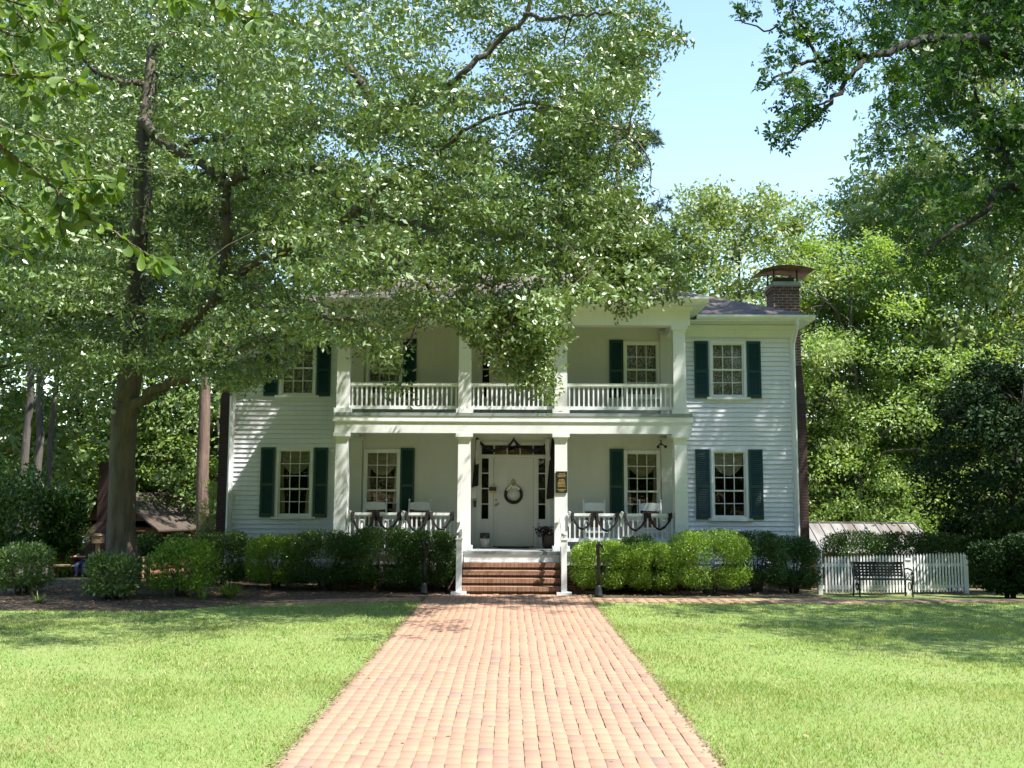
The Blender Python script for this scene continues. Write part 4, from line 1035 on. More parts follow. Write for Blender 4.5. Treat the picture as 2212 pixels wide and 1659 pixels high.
# unseen woods behind the photographer, enlarged to cut sky light and darken window reflections
k_ = 0
for xx, yy in ((-17,-14), (-9,-19), (0,-22), (9,-18), (18,-13), (-25,-6), (27,-7)):
    r = copy_tree(PROTO['forest'][0]); k_ += 1
    r.location = (xx, yy*.75, 0); r.scale = (1.5, 1.5, 1.45); r.rotation_euler = (0, 0, k_*1.7); tag(r, 'broad unseen tree facing the house across the lawn, enlarged to cut sky light', 'tree', 'trees facing the house')
rng = np.random.default_rng(70); pads = []
for i in range(1500):  # added wood mass, raised high to block sky light from the facade
    x = rng.uniform(-70, 70); pads.append(((x, rng.uniform(-36, -28), 27*rng.random()**1.25), (3.0, 2.4, 2.0), 80))
for s_ in (-1, 1):
    for i in range(300): pads.append(((s_*rng.uniform(40, 46), rng.uniform(-30, 30), rng.uniform(0, 16)), (2.2, 2.4, 1.5), 80))
o, _ = foliage('sky_blocking_woods', pads, M['forestleaf'], None, .75, .55, 73, sub=6, spread=.6); tag(o, 'added mass of green woods out of view round the lawn, cutting sky light and mirrored in the window panes', 'woods', kind='stuff')
# one far mass of woods closing every gap
rng = np.random.default_rng(71); pads = []
for i in range(1100):
    x = rng.uniform(-75, 75) if i < 420 else rng.uniform(-60, 25); y = rng.uniform(54, 64); pads.append(((x, y, rng.uniform(-1.5, (13.5 if x < 12 else (9 if x < 30 else 15)) if i < 420 else 5)), (2.2, 2.2, 1.3), 95))
o, _ = foliage('far_woods', pads, M['forestleaf'], None, .55, .55, 72, sub=6, spread=.6); tag(o, 'far mass of green woods closing the view behind the trees', 'woods', kind='stuff')

# --- clipped and loose shrubs
def shrub(label, cat, px, Y, top, wpx, mat, n, L=.043, group=None, name='boxwood_shrub', depth=None, seed=1, lumps=26, stem=True, zb=None, asp=.5, rough=.14):
    n = int(n*1.5) if L < .05 else n
    rng = np.random.default_rng(seed); x = at(px, 829, Y)[0]; zg = gz(x, Y) if zb is None else zb; sc = (Y*.99)/F_
    rx = wpx*sc/2; H = at(px, top, Y)[2]-zg; ry = rx if depth is None else depth
    o = thing(name, (x, Y, gz(x, Y)), label, cat, group)
    # lumpy shell: bumps pushed out of a rounded body
    u = unit(rng.normal(size=(lumps, 3))+np.array([0, -.3, .35])); u[:, 2] = np.abs(u[:, 2])*.9-.12
    q = unit(rng.normal(size=(n, 3))); q[:, 2] = np.where(q[:, 2] < -.85, -q[:, 2], q[:, 2])
    dots = q@unit(u).T; bump_ = np.max(np.clip((dots-.80)/.20, 0, 1)**.6*rng.uniform(.6, 1.2, lumps), axis=1)
    r = (1-rng.random(n)**1.6*.5)*(.80+rough*bump_*1.25+rng.normal(size=n)*.035)
    ctr = np.array([x, Y, zg+H*.49])
    e = np.sign(q)*np.abs(q)**.62
    P = ctr+e*r[:, None]*np.array([rx, ry, H*.52]); P[:, 2] = np.maximum(P[:, 2], zg+.03)
    out = unit(q/np.array([rx, ry, H*.5])); nn = len(P)
    D = unit(rng.normal(size=(nn, 3))*.7+out*.6+np.array([0, 0, .45])); Nn = unit(rng.normal(size=(nn, 3))*.6+out*.8+np.array([0, 0, .3])); Nn = unit(Nn-D*np.sum(Nn*D, 1, keepdims=True))
    Ls = L*rng.uniform(.6, 1.25, nn)
    np_mesh('crown', leaf_quads(P, D, Nn, Ls, Ls*asp), np.arange(nn*4).reshape(-1, 4), mat, o)
    if stem:
        tb = MB()
        for k in range(9):
            a = rng.random()*6.28; e_ = np.array([x+rx*.5*cos(a), Y+ry*.5*sin(a), zg+H*rng.uniform(.45, .75)])
            tb.tube([(x+.08*cos(a), Y+.08*sin(a), zg-.05), ((x+e_[0])/2, (Y+e_[1])/2, zg+H*.3), tuple(e_)], [.028, .02, .008], 5)
        tb.build('stem', M['bark2'], o)
    return o
GS = 'boxwood shrubs along the porch front'
BX, BD = M['boxleaf'], M['boxdark']
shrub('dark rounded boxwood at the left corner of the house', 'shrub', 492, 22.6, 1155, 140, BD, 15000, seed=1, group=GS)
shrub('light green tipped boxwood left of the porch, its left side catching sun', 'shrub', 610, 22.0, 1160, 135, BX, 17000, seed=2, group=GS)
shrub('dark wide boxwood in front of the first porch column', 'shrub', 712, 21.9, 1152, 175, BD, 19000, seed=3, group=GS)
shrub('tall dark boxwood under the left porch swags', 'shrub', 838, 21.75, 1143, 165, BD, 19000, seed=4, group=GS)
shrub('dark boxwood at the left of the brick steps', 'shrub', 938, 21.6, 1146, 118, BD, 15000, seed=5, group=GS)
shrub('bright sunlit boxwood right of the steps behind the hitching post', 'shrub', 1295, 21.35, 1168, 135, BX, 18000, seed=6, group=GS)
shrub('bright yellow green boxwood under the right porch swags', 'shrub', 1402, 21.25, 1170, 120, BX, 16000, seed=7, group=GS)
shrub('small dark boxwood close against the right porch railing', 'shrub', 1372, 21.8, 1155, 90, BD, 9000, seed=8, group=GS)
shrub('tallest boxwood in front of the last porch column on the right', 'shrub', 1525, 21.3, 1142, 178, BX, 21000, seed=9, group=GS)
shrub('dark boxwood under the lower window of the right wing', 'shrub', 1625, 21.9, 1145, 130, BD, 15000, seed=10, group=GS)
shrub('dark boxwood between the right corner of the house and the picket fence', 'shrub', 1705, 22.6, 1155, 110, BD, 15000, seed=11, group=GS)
GL = 'loose shrubs in the left bed'
LO = M['forestleaf']
shrub('loose shrub with yellow tips standing right of the oak trunk', 'shrub', 408, 20.0, 1185, 130, BX, 5200, .075, GL, 'loose_shrub', seed=12, rough=.3, asp=.45)
shrub('loose low shrub in front of the oak trunk', 'shrub', 262, 19.4, 1212, 98, LO, 4200, .08, GL, 'loose_shrub', seed=13, rough=.3, asp=.45)
shrub('loose low shrub near the left edge of the bed', 'shrub', 72, 20.2, 1195, 110, LO, 4200, .08, GL, 'loose_shrub', seed=14, rough=.3, asp=.45)
for i, (px, Y, top, w) in enumerate(((20,25,1050,170), (95,26,1075,150), (152,25.5,1100,60))):
    shrub(['tall leafy bush at the left edge of the picture', 'tall wide bush between the left edge and the oak, a bench showing under it', 'tall bush just left of the oak trunk beside the seated person'][i], 'shrub', px, Y, top, w, M['boxdark'], 7000, .11, 'tall bushes in front of the cabin', 'tall_bush', seed=20+i, rough=.55, lumps=22, zb=(gz(at(px,829,Y)[0], Y)+(.0 if i == 0 else .45)))
GH = 'dark shrubs at the right of the lawn'
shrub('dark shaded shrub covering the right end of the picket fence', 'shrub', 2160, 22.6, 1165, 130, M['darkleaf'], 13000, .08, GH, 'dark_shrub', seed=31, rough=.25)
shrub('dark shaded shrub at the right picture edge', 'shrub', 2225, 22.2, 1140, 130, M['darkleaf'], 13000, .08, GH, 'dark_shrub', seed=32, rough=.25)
for i, (px, w) in enumerate(((1835,150), (1945,150), (2040,140))):
    shrub(['dark hedge bush behind the left end of the picket fence', 'dark hedge bush behind the bench and fence', 'dark hedge bush behind the right half of the fence'][i], 'shrub', px, 25.5, 1141, w, BD, 11000, .06, 'hedge bushes behind the picket fence', 'hedge_bush', seed=34+i, depth=.7)
# two small clipped standards
for i, (px, Y, top, r_) in enumerate(((338, 23.2, 1157, 34), (400, 24.0, 1158, 32))):
    x = at(px, 829, Y)[0]; o = thing('standard_shrub', (x, Y, gz(x, Y)), ['small ball-headed shrub on a bare stem right of the oak', 'small ball-headed shrub before the cabin door'][i], 'shrub', 'ball headed shrubs before the cabin')
    zt = at(px, top, Y)[2]; r = r_*Y/F_; c = np.array([x, Y, zt-r*.75]); rng = np.random.default_rng(40+i); n = 4200
    q = unit(rng.normal(size=(n, 3))); P = c+q*(rng.random((n, 1))**.3)*np.array([r, r, r*.75]); D, Nn = leaf_dirs(rng, n, q); Ls = .06*rng.uniform(.6, 1.2, n)
    np_mesh('crown', leaf_quads(P, D, Nn, Ls, Ls*.5), np.arange(n*4).reshape(-1, 4), M['boxdark'], o)
    tb = MB(); tb.tube([(x, Y, gz(x, Y)-.05), (x+.02, Y, zt-r)], [.04, .03], 7); tb.build('stem', M['bark2'], o)
# strap leaved clumps
def strap(px, Y, r, n, label, seed, L=.5):
    rng = np.random.default_rng(seed); x = at(px, 829, Y)[0]; z = gz(x, Y); o = thing('daylily_clump', (x, Y, z), label, 'plant', 'strap leaved clumps in the left bed'); V = []; Fc = []
    for i in range(n):
        a = rng.random()*6.28; d = np.array([cos(a), sin(a), 0]); s = np.array([-sin(a), cos(a), 0])*.011; l = L*rng.uniform(.6, 1.1); b0 = np.array([x, Y, z])+d*r*.3*rng.random(); b = len(V); lean = rng.uniform(.35, .95)
        for t in np.linspace(0, 1, 6):
            p = b0+d*l*lean*t+np.array([0, 0, l*(t*1.05-.95*lean*t*t)]); w = (1-t**2)*1.0+.05; V += [p-s*w, p+s*w]
        Fc += [(b+2*k, b+2*k+1, b+2*k+3, b+2*k+2) for k in range(5)]
    np_mesh('leaf_blades', np.array(V), np.array(Fc), M['daylily'], o)
strap(512, 19.9, .3, 150, 'arching light green daylily clump at the edge of the bed', 51)
strap(455, 19.5, .15, 28, 'sparse young daylily tuft left of the arching clump', 52, .35)
strap(110, 18.7, .15, 30, 'small tuft of strap leaves in the shaded bed at the left', 53, .3)
# --- grass and fallen leaves
rng = np.random.default_rng(81)
def lawn_ok(x, y):
    bf = bed_front(x); ok = (x < PATH_L-.02+.03*np.sin(y*3.1)+.02*np.sin(y*7.7)) | (x > PATH_R+.02-.03*np.sin(y*2.7)-.02*np.sin(y*8.3))
    f = np.where(x < 0, np.where(x > -4.6, bf-.72, bf-.05), np.interp(x, [1.5,6,9,13], [20.15,20.15,20.5,21.0])-.82)
    return ok & (y < f)
def blades(n, y0, y1, hw, hh, ww):
    y = y0+(y1-y0)*rng.random(n)**.85; x = (rng.random(n)*2-1)*(hw*y+2.6); k = lawn_ok(x, y); x, y = x[k], y[k]
    nz = .5+.5*np.sin(x*1.7+np.sin(y*1.1)*2)*np.sin(y*1.3+x*.4)
    k = rng.random(len(x)) < .45+.55*nz; x, y, nz = x[k], y[k], nz[k]; n = len(x)
    a = rng.random(n)*6.28; h = hh*rng.uniform(.4, 1.1, n)*(.75+.5*nz); ln = rng.uniform(.2, 1.1, n)*h; w = ww*rng.uniform(.6, 1.2, n)
    z = ground_z(x, y); b = rng.random(n)*6.28
    p0 = np.stack([x-np.cos(a)*w/2, y-np.sin(a)*w/2, z], 1); p1 = np.stack([x+np.cos(a)*w/2, y+np.sin(a)*w/2, z], 1); p2 = np.stack([x+np.cos(b)*ln, y+np.sin(b)*ln, z+h], 1)
    return np.stack([p0, p1, p2], 1).reshape(-1, 3)
V = np.concatenate([blades(185000, 6.3, 11, .53, .036, .0085), blades(140000, 10, 16, .53, .038, .012), blades(85000, 15, 21.5, .56, .040, .017)])
o = np_mesh('lawn_grass', V, np.arange(len(V)).reshape(-1, 3), M['blade'], k=3); tag(o, 'short mown green grass on both sides of the brick walk', 'grass', kind='stuff')
def litter(name, n, fn, L, label):
    x, y = fn(n); n = len(x); z = ground_z(x, y)+.018; P = np.stack([x, y, z+rng.random(n)*.012], 1)
    a = rng.random(n)*6.28; D = unit(np.stack([np.cos(a), np.sin(a), rng.normal(size=n)*.18], 1)); Nn = unit(np.array([0, 0, 1.])+rng.normal(size=(n, 3))*.25); Nn = unit(Nn-D*np.sum(D*Nn, 1, keepdims=True))
    Ls = L*rng.uniform(.6, 1.3, n); o = np_mesh(name, leaf_quads(P, D, Nn, Ls, Ls*.5), np.arange(n*4).reshape(-1, 4), M['litter']); tag(o, label, 'leaves', kind='stuff')
def fb(n):
    x = rng.uniform(-14, 6.3, n); y = rng.uniform(17.3, 24, n); k = bed_mask(x, y); return x[k], y[k]
litter('leaf_litter', 9000, fb, .06, 'brown leaf litter over the planting beds')
def fl(n):
    y = rng.uniform(7.4, 19, n); x = (rng.random(n)*2-1)*.5*y; return x, y
litter('fallen_leaves', 130, fl, .05, 'few dry leaves fallen on the lawn and walk')
def fe(n):
    y = rng.uniform(6.5, 20.3, n); s = rng.random(n) < .5; x = np.where(s, PATH_L-.04, PATH_R+.04)+rng.normal(size=n)*.035; return x, y
litter('edge_thatch', 2600, fe, .035, 'straw coloured thatch along both edges of the brick walk')

# ------------------------------------------------------------------ things on and around the porch
FZ = .812
def swag(x0, x1, name_label, group, n=2, y=22.36, z=1.60, dips=(.36, .36)):
    """cloth festoon hung in loops over the handrail"""
    o = thing('mourning_swag', ((x0+x1)/2, y, z), name_label, 'swag', group); c = MB(); w = (x1-x0)/n
    for k in range(n):
        a = x0+k*w; dp = dips[k % len(dips)]
        def fn(u, v, a=a, dp=dp):
            par = 4*u*(1-u); thick = .032+.045*(abs(u-.5)*2)**1.3; zc = z-.01-dp*par**.85
            tw = (v-.5)
            return (a+.02+(w-.04)*u+.02*sin(v*9+u*5), y-.085-.035*sin(v*pi)-.012*sin(v*17+u*8), zc+tw*thick*2*(1-.35*par)+.008*sin(u*23+v*6))
        c.grid(fn, 22, 9)
        for e in (0, 1):
            xx = a+.035 if e == 0 else a+w-.035
            c.box(xx-.045, xx+.045, y-.07, y+.068, z+.012, z+.022); c.box(xx-.045, xx+.045, y+.062, y+.07, z-.16, z+.012); c.box(xx-.045, xx+.045, y-.078, y-.068, z-.08, z+.012)
    c.build('cloth', M['black_cloth'], o)
    r = MB()
    for s in (-1, 1):
        xx = x0-.02 if s < 0 else x1+.02
        if s < 0:
            r.tube([(xx-.03, y-.09, z+.03), (xx, y-.11, z+.045), (xx+.03, y-.09, z+.03), (xx, y-.10, z-.0), (xx-.03, y-.09, z+.03)], .014, 5)
            r.bar((xx-.012, y-.095, z+.02), (xx-.02, y-.09, z-.27), .03, .008); r.bar((xx+.012, y-.095, z+.02), (xx+.016, y-.09, z-.20), .03, .008)
    r.build('ribbon', M['white_ribbon'], o); return o
GSW = 'black mourning swags on the porch railings'
swag(-3.46, -2.38, 'black cloth swag on the outer half of the railing left of the steps', GSW, dips=(.40,.33)); swag(-2.30, -1.24, 'black cloth swag on the left railing half next to the steps', GSW, dips=(.37,.33))
swag(1.27, 2.32, 'black cloth swag on the right railing half next to the steps', GSW, dips=(.31,.35)); swag(2.40, 3.46, 'black cloth swag on the outer half of the railing right of the steps', GSW, dips=(.33,.31))

# door swag with long tails
o = thing('door_swag', (DX, 23.9, 3.2), 'black garland over the front door transom with long cloth tails at both sides', 'swag'); y = 23.905
c = MB()
for a, b in ((DX-.83, DX), (DX, DX+.83)):
    def fn(u, v, a=a, b=b):
        par = 4*u*(1-u); return (a+(b-a)*u, y-.04-.03*sin(v*pi), 3.30-.27*par**.8+(v-.5)*(.075+.02*sin(u*14))-(0 if True else 0))
    c.grid(fn, 24, 6)
c.build('garland', M['black_cloth'], o)
def tail(x, w0, w1, z0, z1, mat, yy, seed, nm):
    c = MB()
    def fn(u, v): wv = w0+(w1-w0)*v; return (x+(u-.5)*wv+.02*sin(v*3+seed), yy-.018*sin(u*19+seed)-.01*sin(v*7), z0+(z1-z0)*v+.04*(u-.5)*v)
    c.grid(fn, 14, 14); c.build(nm, mat, o)
tail(DX-.87, .06, .15, 3.33, 2.20, M['black_cloth'], y-.055, 1, 'tail'); tail(DX+.90, .07, .24, 3.35, 1.93, M['black_cloth'], y-.055, 2, 'tail')
tail(DX-.82, .09, .10, 3.28, 2.72, M['white_ribbon'], y-.085, 3, 'ribbon'); tail(DX+.80, .10, .09, 3.30, 2.80, M['white_ribbon'], y-.085, 4, 'ribbon')
# wreath
o = thing('wreath', (DX, 23.95, 2.03), 'black wreath with white flowers hanging on the white front door', 'wreath'); y = 23.955
c = MB(); c.torus((DX, y, 2.02), .185, .035, n=40, k=8); c.build('ring', M['black_cloth'], o)
c = MB(); rg2 = random.Random(3)
for k in range(13):
    a = pi/2+(k-6)*.135; p = (DX+.185*cos(a)+rg2.uniform(-.012,.012), y-.04, 2.02+.185*sin(a)+rg2.uniform(-.02,.02))
    for j in range(5): c.ball((p[0]+.016*cos(j*1.26), p[1], p[2]+.016*sin(j*1.26)), .014, 0, 6, (1,.6,1))
c.build('flowers', M['petal'], o)
c = MB()
for dx_ in (-.05, 0, .04): c.bar((DX+dx_, y-.03, 2.17), (DX+dx_*1.6, y-.03, 1.98), .012, .004)
c.build('ribbon', M['white_ribbon'], o)
c = MB(); c.torus((DX, y-.005, 2.315), .042, .009, n=20, k=6); c.ball((DX, y, 2.36), .018); c.build('hanger', M['brass'], o)
# plaque
o = thing('plaque', (1.075, 22.29, 2.3), 'black plaque with gold lettering on the column right of the steps', 'plaque'); cyf = CY+.14-.145
c = MB(); px0, px1 = .965, 1.19; zb, zt = 2.06, 2.50; c.box(px0, px1, cyf-.025, cyf-.001, zb, zt); c.build('board', M['plaque'], o)
c = MB(); c.box(px0-.01, px1+.01, cyf-.02, cyf-.002, zb-.012, zb-.001); c.box(px0-.01, px1+.01, cyf-.02, cyf-.002, zt+.001, zt+.012); c.box(px0-.012, px0-.001, cyf-.02, cyf-.002, zb, zt); c.box(px1+.001, px1+.012, cyf-.02, cyf-.002, zb, zt); c.build('edge', M['plaque'], o)
c = MB(); rg2 = random.Random(9)
for k, wd in enumerate((.55,.85,.75,0,.5,.62,.7,.8,.75,.7,0,.9,.5)):
    if not wd: continue
    zz = zt-.035-k*.0305; x = (px0+px1)/2-wd*.1
    while x < (px0+px1)/2+wd*.1:
        l = rg2.uniform(.008, .015); c.box(x, x+l, cyf-.0285, cyf-.0255, zz-.016, zz); x += l+(.010 if rg2.random() < .22 else .004)
c.build('lettering', M['gold'], o)
# notice, letter box, small sign
o = thing('notice_frame', (-.875, 23.9, 2.05), 'white framed notice on the wall at the left of the front door', 'notice'); c = MB(); c.box(-.945, -.825, 23.90, 23.93, 1.93, 2.17); c.build('frame', M['paint'], o)
c = MB(); c.box(-.93, -.84, 23.894, 23.899, 1.95, 2.15); c.build('paper', M['paper'], o)
o = thing('letter_box', (-.84, 23.9, 1.8), 'small dark box on the wall below the white notice', 'letter box'); c = MB(); c.frustum(-.845, 23.89, 1.72, 1.86, .055, .075, .05, .06); c.build('body', M['rust'], o); c = MB(); c.box(-.886, -.804, 23.855, 23.925, 1.861, 1.875); c.build('lid', M['rust'], o)
o = thing('hanging_sign', (-.43, 23.9, 2.1), 'small dark and gold sign hanging by a string beside the front door', 'sign'); c = MB(); c.box(-.52, -.35, 23.90, 23.915, 2.10, 2.19); c.build('board', M['rust'], o); c = MB(); c.box(-.50, -.35, 23.90, 23.914, 2.04, 2.099); c.build('lower_board', M['brass'], o)
c = MB(); c.tube([(-.50, 23.907, 2.19), (-.435, 23.907, 2.27), (-.37, 23.907, 2.19)], .004, 4); c.build('string', M['white_ribbon'], o)
# crock, pot, mat, porch light
o = thing('crock', (-.60, 23.5, FZ), 'pale stoneware crock with a dark rim standing left of the front door', 'crock'); c = MB(); c.lathe([(.09,0),(.115,.02),(.125,.12),(.12,.2),(.105,.215)], (-.60, 23.5, FZ)); c.build('body', M['stoneware'], o)
c = MB(); c.lathe([(.105,.216),(.112,.23),(.11,.33),(.098,.335),(.09,.26)], (-.60, 23.5, FZ)); c.build('dark_rim', M['plaque'], o)
o = thing('potted_plant', (.86, 23.45, FZ), 'dark pot with a drooping purple leaved plant right of the front door', 'potted plant'); c = MB(); c.lathe([(.11,0),(.15,.03),(.165,.15),(.17,.27),(.185,.30),(.17,.31),(.15,.27)], (.86, 23.45, FZ)); c.build('pot', M['darkpot'], o)
rng = np.random.default_rng(91); n = 420; q = unit(rng.normal(size=(n, 3))); P = np.array([.82, 23.43, FZ+.36])+q*np.array([.21,.16,.14])*(rng.random((n,1))**.5)+np.array([-.03,0,0]); P = P[P[:, 2] > FZ+.22]; n = len(P); D, Nn = leaf_dirs(rng, n, unit(P-np.array([.86,23.45,FZ+.3])), .4, .4); Ls = .06*rng.uniform(.6,1.3,n)
np_mesh('leaves', leaf_quads(P, D, Nn, Ls, Ls*.55), np.arange(n*4).reshape(-1,4), M['purpleleaf'], o)
P = np.array([.62, 23.4, FZ+.42])+rng.normal(size=(60,3))*np.array([.05,.05,.06]); n = 60; D, Nn = leaf_dirs(rng, n, unit(rng.normal(size=(n,3)))); Ls = np.full(n,.055); np_mesh('trailing_sprig', leaf_quads(P, D, Nn, Ls, Ls*.5), np.arange(n*4).reshape(-1,4), M['purpleleaf'], o)
o = thing('door_mat', (DX, 23.7, FZ), 'brown door mat lying before the white front door', 'mat'); c = MB(); c.box(DX-.36, DX+.36, 23.5, 23.9, FZ, FZ+.02); c.build('mat_body', M['mat'], o)
o = thing('porch_spotlight', (3.52, 23.7, 3.15), 'black twin spotlight under the ceiling at the right end of the lower porch', 'spotlight'); c = MB(); c.lathe([(.05,0),(.05,.03)], (3.45, 23.72, 3.17)); c.build('base', M['iron'], o)
for s in (-1, 1):
    c = MB(); q0 = Vector((3.45+s*.04, 23.70, 3.16)); q1 = Vector((3.45+s*.07, 23.64, 3.14)); q2 = Vector((3.45+s*.09, 23.59, 3.12)); c.tube([q0, q1], .012, 6); c.tube([q1, q1+(q2-q1)*.4, q2], [.022,.03,.036], 10); c.build('lamp_head', M['iron'], o)
c = MB(); c.tube([(3.45, 23.72, 3.2), (3.45, 23.72, 3.28), (3.48, 23.88, 3.29)], .014, 6); c.build('bracket', M['iron'], o)
# rocking chairs
def rocker():
    o = thing('rocking_chair', (0, 0, 0), 'x', 'rocking chair'); m = M['paint']; w = .24
    for s in (-1, 1):
        b = MB(); p = [(s*w, .20, .06), (s*w, .23, .40), (s*w, .30, .75), (s*w, .37, 1.05)]; b.tube(p, [.02,.022,.02,.017], 8); b.lathe([(.012,0),(.024,.012),(.026,.03),(.016,.05),(.005,.06)], (s*w, .372, 1.045), 10); b.build('rear_post', m, o)
        b = MB(); b.tube([(s*(w+.02), -.22, .06), (s*(w+.02), -.22, .40), (s*(w+.02), -.22, .60)], [.018,.022,.018], 8); b.build('leg', m, o)
        b = MB(); b.grid(lambda u, v, s=s: (s*(w+.02)+(v-.5)*.075, -.27+u*.54, .63+.02*sin(pi*u)), 8, 2); b.box(s*(w+.02)-.037, s*(w+.02)+.037, -.26, .24, .605, .628); b.build('arm', m, o)
        b = MB(); pts = [(s*(w+.01), -.42+.9*t, .025+.16*(t-.45)**2) for t in np.linspace(0, 1, 9)]
        for p0, p1 in zip(pts[:-1], pts[1:]): b.bar(p0, p1, .028, .045)
        b.build('rocker', m, o)
    b = MB(); b.box(-w-.02, w+.02, -.25, .22, .385, .40); b.build('seat', M['cane'], o)
    b = MB(); b.box(-w-.03, w+.03, -.265, -.24, .37, .415); b.box(-w, w, .21, .235, .37, .415); b.box(-w-.03, -w, -.24, .21, .37, .415); b.box(w, w+.03, -.24, .21, .37, .415)
    for z_, y_ in ((.18,-.22),(.27,-.22),(.18,.215)): b.bar((-w, y_, z_), (w, y_, z_), .018, .018)
    b.build('seat_frame', m, o)
    b = MB(); b.grid(lambda u, v: (-w+.02+u*(2*w-.04), .355+.02*sin(pi*u)-.03*(1-v), .86+.15*v-.015*sin(pi*u)*(1-v)+.02*sin(pi*u)*v), 12, 4); b.grid(lambda u, v: (-w+.02+u*(2*w-.04), .370+.02*sin(pi*u)-.03*(1-v), .86+.15*v-.015*sin(pi*u)*(1-v)+.02*sin(pi*u)*v), 12, 4); b.build('crest_rail', m, o)
    b = MB(); b.grid(lambda u, v: (-w+.04+u*(2*w-.08), .255+.02*sin(pi*u)+.08*v, .47+.36*v), 10, 4); b.build('back_panel', M['cane'], o)
    b = MB(); b.bar((-w, .245, .46), (w, .245, .46), .03, .03); b.build('lower_rail', m, o)
    return o
rk = rocker(); GR2 = 'white rocking chairs on the lower porch'
for i, (x, y, a, lb) in enumerate(((-3.06, 23.1, .05, 'white rocking chair in front of the left porch window'), (-2.10, 23.1, -.06, 'white rocking chair between the left porch window shutter and the front door'), (1.89, 23.1, .05, 'white rocking chair between the front door and the right porch shutter'), (3.13, 23.1, -.04, 'white rocking chair in front of the right porch window'))):
    r = rk if i == 0 else copy_tree(rk); r.location = (x, y, FZ); r.rotation_euler = (0, 0, a); tag(r, lb, 'rocking chair', GR2)
# hitching posts
def hitch(x, y, label):
    z = gz(x, y); o = thing('hitching_post', (x, y, z), label, 'hitching post', 'iron hitching posts beside the walk')
    b = MB(); b.lathe([(.085,0),(.085,.03),(.075,.05),(.07,.13),(.05,.19),(.042,.22)], (x, y, z+.012), 14); b.build('base', M['iron_grey'], o)
    b = MB(); b.lathe([(.040,.22),(.036,.5),(.032,.80),(.046,.815),(.046,.83),(.034,.845)], (x, y, z+.012), 12); b.build('post', M['iron'], o)
    b = MB(); s = [(x-.005, y, z+.84), (x-.012, y, z+.93), (x-.005, y-.01, z+1.01), (x+.02, y-.02, z+1.045), (x+.055, y-.03, z+1.01), (x+.075, y-.04, z+.965)]; b.tube(s, [.040,.036,.042,.042,.032,.022], 9)
    for e in (-1, 1): b.tube([(x-.002, y+e*.018, z+1.05), (x-.012, y+e*.022, z+1.105)], [.013,.003], 5)
    b.build('horse_head', M['iron'], o)
    b = MB(); b.torus((x+.07, y-.045, z+.925), .032, .006, n=16, k=5); b.build('ring', M['iron_grey'], o)
hitch(-1.75, 20.95, 'black iron horse head hitching post left of the steps against dark boxwood'); hitch(1.72, 20.55, 'black iron horse head hitching post right of the steps against bright boxwood')

# ------------------------------------------------------------------ right: fence, bench, shed
f0 = np.array([7.02, 23.7]); f1 = np.array([10.62, 24.35])
fo = thing('picket_fence', (f0[0], f0[1], gz(*f0)), 'white picket fence standing behind the iron bench', 'fence'); dv = f1-f0; FL = float(np.hypot(*dv)); dv = dv/FL
fz = lambda t: gz(*(f0+dv*t))
b = MB()
for h in (.17, .66): b.bar((*f0, fz(0)+h), (*f1, fz(FL)+h), .035, .07)
b.build('rail', M['paint'], fo)
npk = 45
for k in range(npk):
    t = .10+(FL-.1)*(k+.5)/npk; p = f0+dv*t+np.array([dv[1], -dv[0]])*.03; z = fz(t)+.05; b = MB(); w = .0195; h = .77+.02*t
    u = np.array([dv[0], dv[1]]); nrm = np.array([dv[1], -dv[0]])*.010
    vs = [(*(p+u*a+nrm*s), z+c) for s in (1, -1) for a, c in ((-w,0),(w,0),(w,h),(0,h+.055),(-w,h))]
    b.add(vs, [(0,1,2,3,4),(9,8,7,6,5)]+[(i, i+5, (i+1) % 5+5, (i+1) % 5) for i in range(5)]); b.build('picket', M['paint'], fo)
for t, h in ((0, 1.0), (FL*.60, .78), (FL, .84)):
    p = f0+dv*t; b = MB(); z = fz(t); b.box(p[0]-.05, p[0]+.05, p[1]-.05, p[1]+.05, z-.1, z+h); b.box(p[0]-.065, p[0]+.065, p[1]-.065, p[1]+.065, z+h, z+h+.025); b.frustum(p[0], p[1], z+h+.025, z+h+.055, .11, .05); b.build('post', M['paint'], fo)
